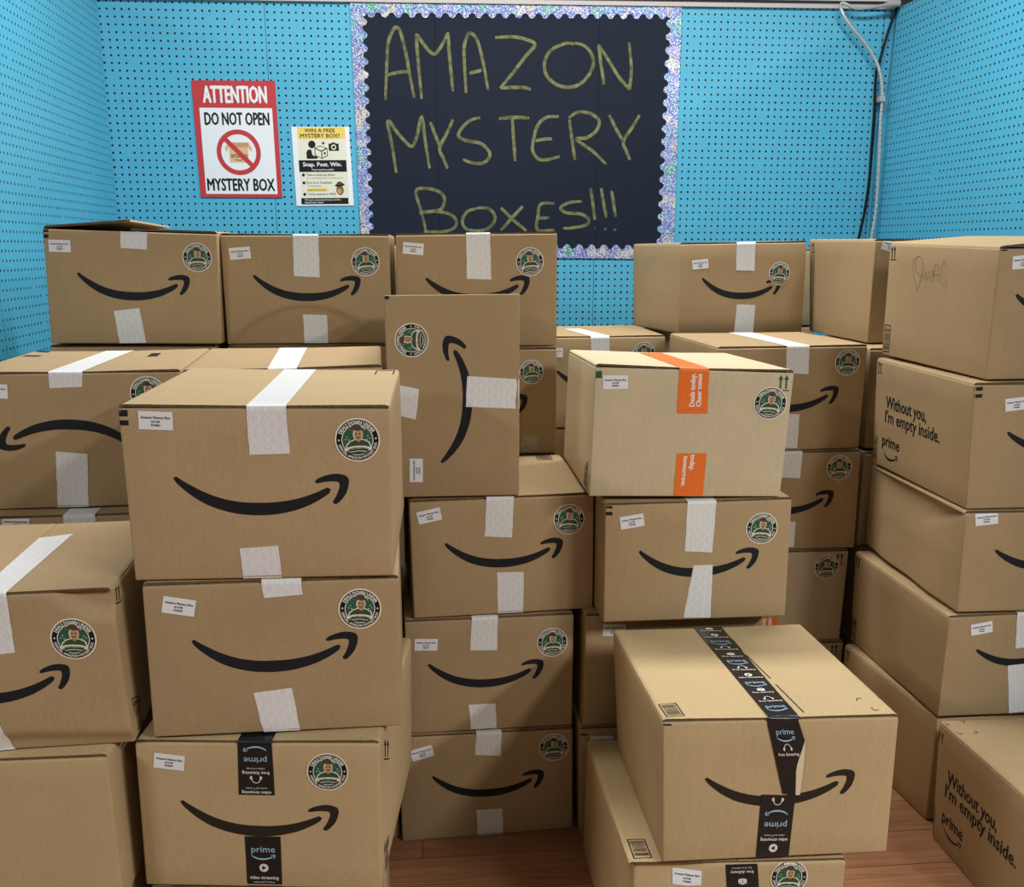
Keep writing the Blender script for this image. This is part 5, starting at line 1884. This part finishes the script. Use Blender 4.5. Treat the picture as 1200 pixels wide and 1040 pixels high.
def notice(name, quad, y, paint, label, back):
    q = [np.array(p, float) for p in quad]
    ox, oz = (q[2][0] + q[3][0]) / 2, min(q[2][1], q[3][1])
    root = empty(name, (ox, 0, oz))
    tag(root, label, 'sign')
    tl, tr, br, bl = q

    def fn(V):
        a, b_ = V[:, :1], 1 - V[:, 1:2]
        return (tl * (1 - a) + tr * a) * (1 - b_) + (bl * (1 - a) + br * a) * b_
    V, F = [], []
    for yy in (y, y + 0.0012):
        V += [(p[0] - ox, yy, p[1] - oz) for p in (bl, br, tr, tl)]
    F = [(0, 1, 2, 3), (7, 6, 5, 4), (0, 4, 5, 1), (1, 5, 6, 2), (2, 6, 7, 3), (3, 7, 4, 0)]
    mesh_obj('sign_sheet', V, F, [back], None, root)
    D = Deck()
    paint(D)
    D.moved(fn)
    D.build('sign_printing', on_wall(ox, oz, y - 0.0003), root)
    return root


RED = plain('sign_red', (0.52, 0.045, 0.050), 0.45, 0.35)
SWHITE = plain('sign_white', (0.80, 0.82, 0.85), 0.45, 0.35)
SBLACK = plain('sign_black', (0.010, 0.010, 0.012), 0.45, 0.3)
TAN1 = plain('sign_tan', (0.70, 0.46, 0.24), 0.5, 0.3)
TAN2 = plain('sign_dark_tan', (0.52, 0.31, 0.14), 0.5, 0.3)
YEL = plain('flyer_yellow', (0.80, 0.60, 0.14), 0.5, 0.3)
FCREAM = plain('flyer_cream', (0.74, 0.73, 0.60), 0.5, 0.3)
FBROWN = plain('flyer_brown', (0.24, 0.11, 0.06), 0.5, 0.3)


def paint_sign(D):
    e = 0.0002
    D.rect(0.07, 0.03, 0.945, 0.77, SWHITE, e, 3, 3)
    D.text('ATTENTION', 0.507, 0.815, 0.14, SWHITE, e, width=0.76, bold=0.05)
    D.text('DO NOT OPEN', 0.512, 0.627, 0.105, SBLACK, 2 * e, width=0.775, bold=0.05)
    D.text('MYSTERY BOX', 0.505, 0.060, 0.105, SBLACK, 2 * e, width=0.82, bold=0.05)
    asp = 0.298 / 0.407
    c = (0.505, 0.392)
    k = lambda x, y: (c[0] + x, c[1] + y * asp)
    D.poly([k(-0.115, -0.12), k(0.115, -0.12), k(0.115, 0.06), k(-0.115, 0.06)], TAN1, 2 * e)
    D.poly([k(-0.125, 0.115), k(0.125, 0.115), k(0.115, 0.06), k(-0.115, 0.06)], TAN2, 2 * e)
    D.poly([k(-0.125, 0.115), k(-0.115, 0.06), k(-0.15, 0.0), k(-0.165, 0.05)], TAN1, 3 * e)
    D.poly([k(0.125, 0.115), k(0.115, 0.06), k(0.15, 0.0), k(0.165, 0.05)], TAN1, 3 * e)
    D.text('amazon', c[0], c[1] - 0.045, 0.042, SBLACK, 3 * e, width=0.20, bold=0.01)
    D.merge(SMILEB, lambda V: np.stack([c[0] - 0.06 + V[:, 0] * 0.13, c[1] - 0.052 + V[:, 1] * 0.13 * asp], 1), 3 * e)
    n = 56
    v, fcs = [], []
    for i in range(n):
        a = 2 * math.pi * i / n
        v += [k(0.212 * math.cos(a), 0.212 * math.sin(a)), k(0.268 * math.cos(a), 0.268 * math.sin(a))]
    D.add(v, [(2 * i, 2 * i + 1, (2 * i + 3) % (2 * n), (2 * i + 2) % (2 * n)) for i in range(n)], RED, 4 * e)
    s = 0.70710678
    A, B = 0.225, 0.028
    D.poly([k(-A * s - B * s, A * s - B * s), k(A * s - B * s, -A * s - B * s), k(A * s + B * s, -A * s + B * s), k(-A * s + B * s, A * s + B * s)], RED, 4.5 * e)


def paint_flyer(D):
    e = 0.0002
    asp = 0.211 / 0.28
    D.rect(0.10, 0.02, 0.925, 0.995, FCREAM, e, 3, 3)
    D.rect(0.10, 0.85, 0.925, 0.995, YEL, 2 * e)
    D.text('WIN A FREE', 0.487, 0.932, 0.046, SBLACK, 3 * e, width=0.525, bold=0.04)
    D.text('MYSTERY BOX?', 0.487, 0.864, 0.050, SBLACK, 3 * e, width=0.68, bold=0.04)
    D.disc((0.335, 0.78), 0.064, SBLACK, 2 * e, 0.064 * asp, seg=24)
    D.poly([(0.235, 0.60), (0.23, 0.68), (0.26, 0.715), (0.32, 0.715), (0.335, 0.645), (0.42, 0.625), (0.42, 0.60)], SBLACK, 2 * e)
    D.poly([(0.375, 0.735), (0.47, 0.765), (0.60, 0.735), (0.60, 0.635), (0.50, 0.60), (0.375, 0.64)], SBLACK, 3 * e)
    D.poly([(0.388, 0.725), (0.488, 0.690), (0.488, 0.612), (0.388, 0.645)], FCREAM, 4 * e)
    D.poly([(0.505, 0.690), (0.588, 0.722), (0.588, 0.642), (0.505, 0.612)], FCREAM, 4 * e)
    D.poly([(0.40, 0.735), (0.47, 0.755), (0.575, 0.735), (0.495, 0.703)], FCREAM, 4 * e)
    D.disc((0.548, 0.668), 0.018, SBLACK, 5 * e, seg=10)
    for q in ((0.012, 0.030), (0.040, 0.009)):
        D.poly([(0.535 - q[0], 0.795), (0.535, 0.795 - q[1]), (0.535 + q[0], 0.795), (0.535, 0.795 + q[1])], SBLACK, 3 * e)
    D.rect(0.625, 0.700, 0.80, 0.790, SBLACK, 3 * e)
    D.rect(0.675, 0.790, 0.745, 0.803, SBLACK, 3 * e)
    D.disc((0.712, 0.745), 0.045, FCREAM, 4 * e, 0.045 * asp, seg=20)
    D.disc((0.712, 0.745), 0.026, SBLACK, 5 * e, 0.026 * asp, seg=16)
    D.rect(0.09, 0.434, 0.915, 0.582, SBLACK, 3 * e)
    D.text('Snap. Post. Win.', 0.495, 0.505, 0.050, SWHITE, 4 * e, width=0.67, bold=0.05)
    D.text('Post must be public', 0.50, 0.452, 0.022, SWHITE, 4 * e, width=0.38, bold=0.02)
    for y, s, w, sub, sw in ((0.385, 'Take a close-up photo', 0.50, 'You + your Mystery Box + your favorite find', 0.63), (0.285, 'Post it on Facebook', 0.44, 'Use the hashtag', 0.24), (0.138, "You're entered to WIN!", 0.49, '', 0)):
        D.disc((0.155, y + 0.010), 0.026, SBLACK, 3 * e, 0.026 * asp, seg=14)
        D.text(s, 0.205, y, 0.028, SBLACK, 3 * e, 'l', width=w, bold=0.015)
        if sub:
            D.text(sub, 0.205, y - 0.036, 0.015, SBLACK, 3 * e, 'l', width=sw)
    D.rect(0.20, 0.185, 0.555, 0.225, YEL, 2.5 * e)
    D.text('#dealsdownunder', 0.22, 0.196, 0.018, SBLACK, 3.5 * e, 'l', width=0.31, bold=0.01)
    D.disc((0.775, 0.20), 0.065, FBROWN, 3 * e, 0.085 * asp, seg=22, rot=0.2)
    D.disc((0.775, 0.265), 0.085, SBLACK, 4 * e, 0.02, seg=22, rot=0.1)
    D.disc((0.775, 0.285), 0.05, HAT, 4.5 * e, 0.025, seg=18)
    D.disc((0.765, 0.185), 0.038, TAN2, 4 * e, 0.030, seg=18)
    D.rect(0.09, 0.022, 0.91, 0.100, SBLACK, 3 * e)
    D.text('Winners announced every month -', 0.15, 0.067, 0.022, SWHITE, 4 * e, 'l', width=0.64, bold=0.015)
    D.text('Good luck, mate!', 0.15, 0.034, 0.022, SWHITE, 4 * e, 'l', width=0.32, bold=0.015)


notice('warning_sign', W_['sign'], -0.0045, paint_sign, 'red and white warning sign with a crossed-out box in a red ring', RED)
notice('wall_flyer', W_['poster'], -0.0030, paint_flyer, 'small paper flyer with a yellow heading and black bands, right of the red sign', SWHITE)

# ------------------------------------------------------------ cables in the right corner
RUB = plain('black_rubber', (0.004, 0.004, 0.005), 0.5, 0.2)
GALV = plain('galvanised_steel', (0.52, 0.53, 0.51), 0.35, 0.5, 0.35)


def cable(name, pts, r, m, label, **kw):
    x, y, z = pts[-1]
    root = empty(name, (x, y, z))
    v, fc = tube_geo([(p[0] - x, p[1] - y, p[2] - z) for p in pts], r, **kw)
    return root, v, fc


pts = [(p[0], -0.020, p[2]) for p in W_['cable'][1:]]
v, fc = tube_geo(pts, 0.0055)
o = mesh_obj('black_cable', v, fc, [RUB], smooth=True)
tag(o, 'thick black cable hanging down the back wall beside the right corner', 'cable')
x, y, z = W_['conduit'][-1]
con = empty('metal_conduit', (x, y, z))
tag(con, 'flexible ribbed metal conduit hanging from the rail down the right corner', 'conduit')
v, fc = tube_geo([(p[0] - x, -0.042 - y, p[2] - z) for p in W_['conduit']], 0.0066, ribs=1, rib_amp=-0.18, sub=10)
mesh_obj('conduit_tube', v, fc, [GALV], None, con)
cx, cy, cz = W_['clamp'][0] - x, -0.042 - y, W_['clamp'][2] - z
v, fc = box_geo((cx - 0.009, cy - 0.010, cz - 0.010), (cx + 0.013, cy + 0.032, cz + 0.010))
mesh_obj('conduit_clamp', v, fc, [GALV], None, con)
v, fc = tube_geo([(W_['conduit'][0][0] - x + t, -0.042 - y, W_['conduit'][0][2] - z + t * 0.1) for t in (-0.022, -0.005, 0.012, 0.03)], 0.013, ribs=1, rib_amp=-0.25)
mesh_obj('conduit_fitting', v, fc, [GALV], None, con)
pts = [(p[0], -0.005, p[2]) for p in W_['wire']] + [(p[0], -0.005, p[2]) for p in W_['thin']]
v, fc = tube_geo(pts, 0.0018)
o = mesh_obj('thin_wire', v, fc, [plain('teal_painted_wire', (0.03, 0.20, 0.28), 0.5, 0.3)], smooth=True)
tag(o, 'thin blue painted wire in the right corner behind the ribbed conduit', 'wire')

# ------------------------------------------------------------ the cartons
B_ = DATA['B']
CH_ = ['L1', 'L2', 'L3', 'M3', 'M1', 'M2', 'N1', 'F1', 'G1', 'B1', 'B2', 'B3', 'V', 'C1', 'C2', 'C3', 'O', 'P', 'Q', 'R', 'S', 'T', 'U1', 'U2', 'U3', 'U4', 'U5', 'U6', 'X1', 'X2', 'X3', 'Y1', 'Y2', 'Y3', 'Y4', 'Y5', 'Z']
BELOW = dict(L3='M3', M1='N1', F1='G1', B1='B2', B2='B3', V='C1', C1='C2', C2='C3', O='P', P='Q', Q='R', S='T', U3='U4', U4='U5', U5='U6', X1='X2', X2='X3', Y1='Y2', Y2='Y3', Y3='Y4', Y4='Y5')
HID = dict(L1=4, L2=4, M3=3, N1=2, M2=3, G1=1, B3=1, U1=4, U2=3, X3=2)
OFFS = {}
for n in CH_:
    o = np.array(B_[n][1], float)
    for i, k in enumerate(KEYS):
        if k[2] == 'B':
            o[i][2] = max(o[i][2], 0.0) if n not in ('F1', 'S', 'O') else max(o[i][2], 0.0)
        elif n in BELOW.values():
            o[i][2] = min(o[i][2], 0.0)
    for i, k in enumerate(KEYS):     # an unseen back corner follows the front one
        j = KEYS.index('F' + k[1:])
        if k[0] == 'B' and not o[i].any():
            o[i][2] = o[j][2]
    OFFS[n] = o
OFFS['V'][KEYS.index('BLT')][2] = OFFS['V'][KEYS.index('BRT')][2] = -0.036
OFFS['L1'][KEYS.index('BLT')][2] -= 0.014
# keep neighbours apart
NUDGE = {'P': (0.001, 0, 0, 0), 'C1': (-0.001, 0, -0.001, 0), 'L1': (-0.001, 0, -0.001, 0)}
for n, (dx, dy, dw, dd) in NUDGE.items():
    B_[n][0][0] += dx
    B_[n][0][1] += dy
    B_[n][0][4] += dw
    B_[n][0][5] += dd
SLIT = 0.0012
Z = {}


def zof(n):
    if n not in Z:
        if n in BELOW:
            b_ = BELOW[n]
            Z[n] = zof(b_) + B_[b_][0][6] + SLIT
        elif n in HID:
            Z[n] = B_[n][0][2]
        else:
            Z[n] = 0.0
    return Z[n]


TXT = dict(
    L1=('mid', 'smile-printed brown carton with a raised top flap, highest beside the left pegboard wall'),
    L2=('mid', 'smile-printed brown carton with a dented lower front, directly below the yellow-headed flyer'),
    L3=('mid', 'smile-printed brown carton directly below the chalked board, behind the carton standing on end'),
    M3=('mid', 'brown carton mostly hidden behind the right side of the carton standing on end'),
    M1=('mid', 'upside-down brown carton at the left edge whose printed smile frowns'),
    M2=('mid', 'brown carton showing only its taped top, right of the frowning carton'),
    N1=('mid', 'shadowed brown carton under the frowning one, showing only a strip with label and tape'),
    F1=('mid', 'crumpled smile-printed brown carton at the left edge with wide white tape over its top'),
    G1=('light', 'plain brown carton with no print at the lower left edge, under the crumpled one'),
    B1=('mid_pale', 'smile-printed brown carton topping the front left stack, white tape across its pale top'),
    B2=('mid', 'smile-printed brown carton with tilted lower tape in the middle of the front left stack'),
    B3=('light', 'lighter brown smile-printed carton with two black printed tapes at the front lower left'),
    V=('mid', 'brown carton standing on end so its printed smile runs up the side'),
    C1=('mid', 'smile-printed brown carton directly under the carton standing on end'),
    C2=('mid', 'smile-printed brown carton second from the floor in the centre stack'),
    C3=('mid', 'smile-printed brown carton resting on the wooden floor at the bottom of the centre stack'),
    O=('pale', 'greyish tan carton sealed with orange printed tape, green arrows and no smile'),
    P=('mid', 'smile-printed brown carton with black corner bars under the orange-taped tan carton'),
    Q=('mid', 'brown carton seen as a tall strip between the centre stack and the peeling-tape carton'),
    R=('mid', 'brown carton on the floor, only a dark edge showing beside the centre stack'),
    S=('light', 'light brown smile-printed carton with black tape peeling off its front edge'),
    T=('light', 'light brown carton with a crushed corner under the one with peeling black tape'),
    U1=('mid', 'smile-printed brown carton at back right, its round badge covering the arrow tip'),
    U2=('mid', 'brown carton behind the orange-taped one, white tape and half a badge showing'),
    U3=('mid', 'brown carton just right of the orange-taped one with white tape curving across its top'),
    U4=('mid', 'brown carton third down at back right, half hidden behind the carton with black corner bars'),
    U5=('grey', 'greyish carton with small up arrows and a badge but no smile, low at back right'),
    U6=('grey', 'greyish carton on the floor showing only two up arrows beyond the peeling-tape carton'),
    X1=('mid', 'bare-sided brown carton in the back right corner, left of the scribbled carton'),
    X2=('mid', 'brown carton seen as a dark upright strip left of the carton with the slogan'),
    X3=('mid', 'brown carton seen as a dark upright strip left of the carton with the sagging side'),
    Y1=('mid', 'brown carton with a pen scribble on its side, top of the right-hand stack'),
    Y2=('mid', 'brown carton with a two-line slogan on its side, second from top at right'),
    Y3=('mid', 'sagging brown carton with a creased bare side under the slogan carton at right'),
    Y4=('mid', 'brown carton with a bare side under the sagging one in the right-hand stack'),
    Y5=('mid', 'bare brown carton on the floor at the bottom of the right-hand stack'),
    Z=('mid', 'brown carton with a two-line slogan, on the floor in the lower right corner'),
)
for n in CH_:
    make_carton(n, TXT[n][1], TXT[n][0], zof(n))

# cartons underneath that carry the visible ones
proto = None
hid_label = 'closed brown carton low in a stack, covered by the cartons in front of it'
hid_group = 'covered cartons carrying the stacks'


def plain_carton(x, y, z, rz, h, w=0.384, d=0.395, label=hid_label, group=hid_group):
    global proto
    if proto is None:
        B_['plain'] = [[0, 0, 0, 0, 0.384, 0.395, 0.26], [[0, 0, 0]] * 8]
        OFFS['plain'] = np.zeros((8, 3))
        DATA['D']['plain'] = []
        proto = make_carton('plain', label, 'mid', 0)
        proto['group'] = group
        r = proto
    else:
        r = proto.copy()
        COL.objects.link(r)
        for c in list(proto.children):
            k = c.copy()
            COL.objects.link(k)
            k.parent = r
    r.location = (x, y, z)
    r.rotation_euler = (0, 0, rz)
    r.scale = (1, 1, h / 0.26)
    r['label'], r['group'] = label, group
    return r


HPOS = {'L1': (-0.655, -1.55, -0.005), 'L2': (-0.245, -1.55, -0.005), 'M3': (0.165, -1.585, 0), 'N1': (-0.655, -2.09, 0.02), 'M2': (-0.243, -2.04, 0.02), 'G1': (-0.675, -2.585, -0.01), 'B3': (-0.255, -2.56, 0.02), 'U1': (0.985, -1.09, 0.04), 'U2': (0.540, -1.13, 0), 'X3': (1.385, -1.555, 0)}
for n, k in HID.items():
    x, y, rz = HPOS[n]
    hh = (zof(n) - 0.0012 * k) / k
    for i in range(k):
        lab, grp = hid_label, hid_group
        if n == 'U2' and i == k - 1:
            lab, grp = 'brown carton glimpsed as a pale strip left of the orange-taped carton', 'shipping cartons stacked in the alcove'
        if n == 'B3':
            lab, grp = 'brown carton on the floor barely showing under the black-taped front left carton', 'shipping cartons stacked in the alcove'
        plain_carton(x, y, i * (hh + 0.0012), rz, hh, label=lab, group=grp)
for i in range(5):      # columns further back, closing the view between the stacks
    plain_carton(-0.03, -0.95, i * 0.2582, 0.0, 0.257)
    plain_carton(1.20, -0.64, i * 0.2552, 0.0, 0.254)

zt = zof('Y1') + B_['Y1'][0][6]
cord = empty('cord', (1.50, -1.74, zt + 0.001))
tag(cord, 'black and grey cords lying on top of the scribbled carton at the right', 'cord')
for nm, m, r, y0 in (('black_cord', RUB, 0.0045, -0.02), ('grey_cord', GALV, 0.004, 0.012)):
    v, fc = tube_geo([(-0.09, y0 + 0.02, r + 0.001), (-0.03, y0, r + 0.001), (0.03, y0 + 0.012, r + 0.001), (0.085, y0 - 0.01, r + 0.001)], r)
    mesh_obj(nm, v, fc, [m], None, cord, smooth=True)
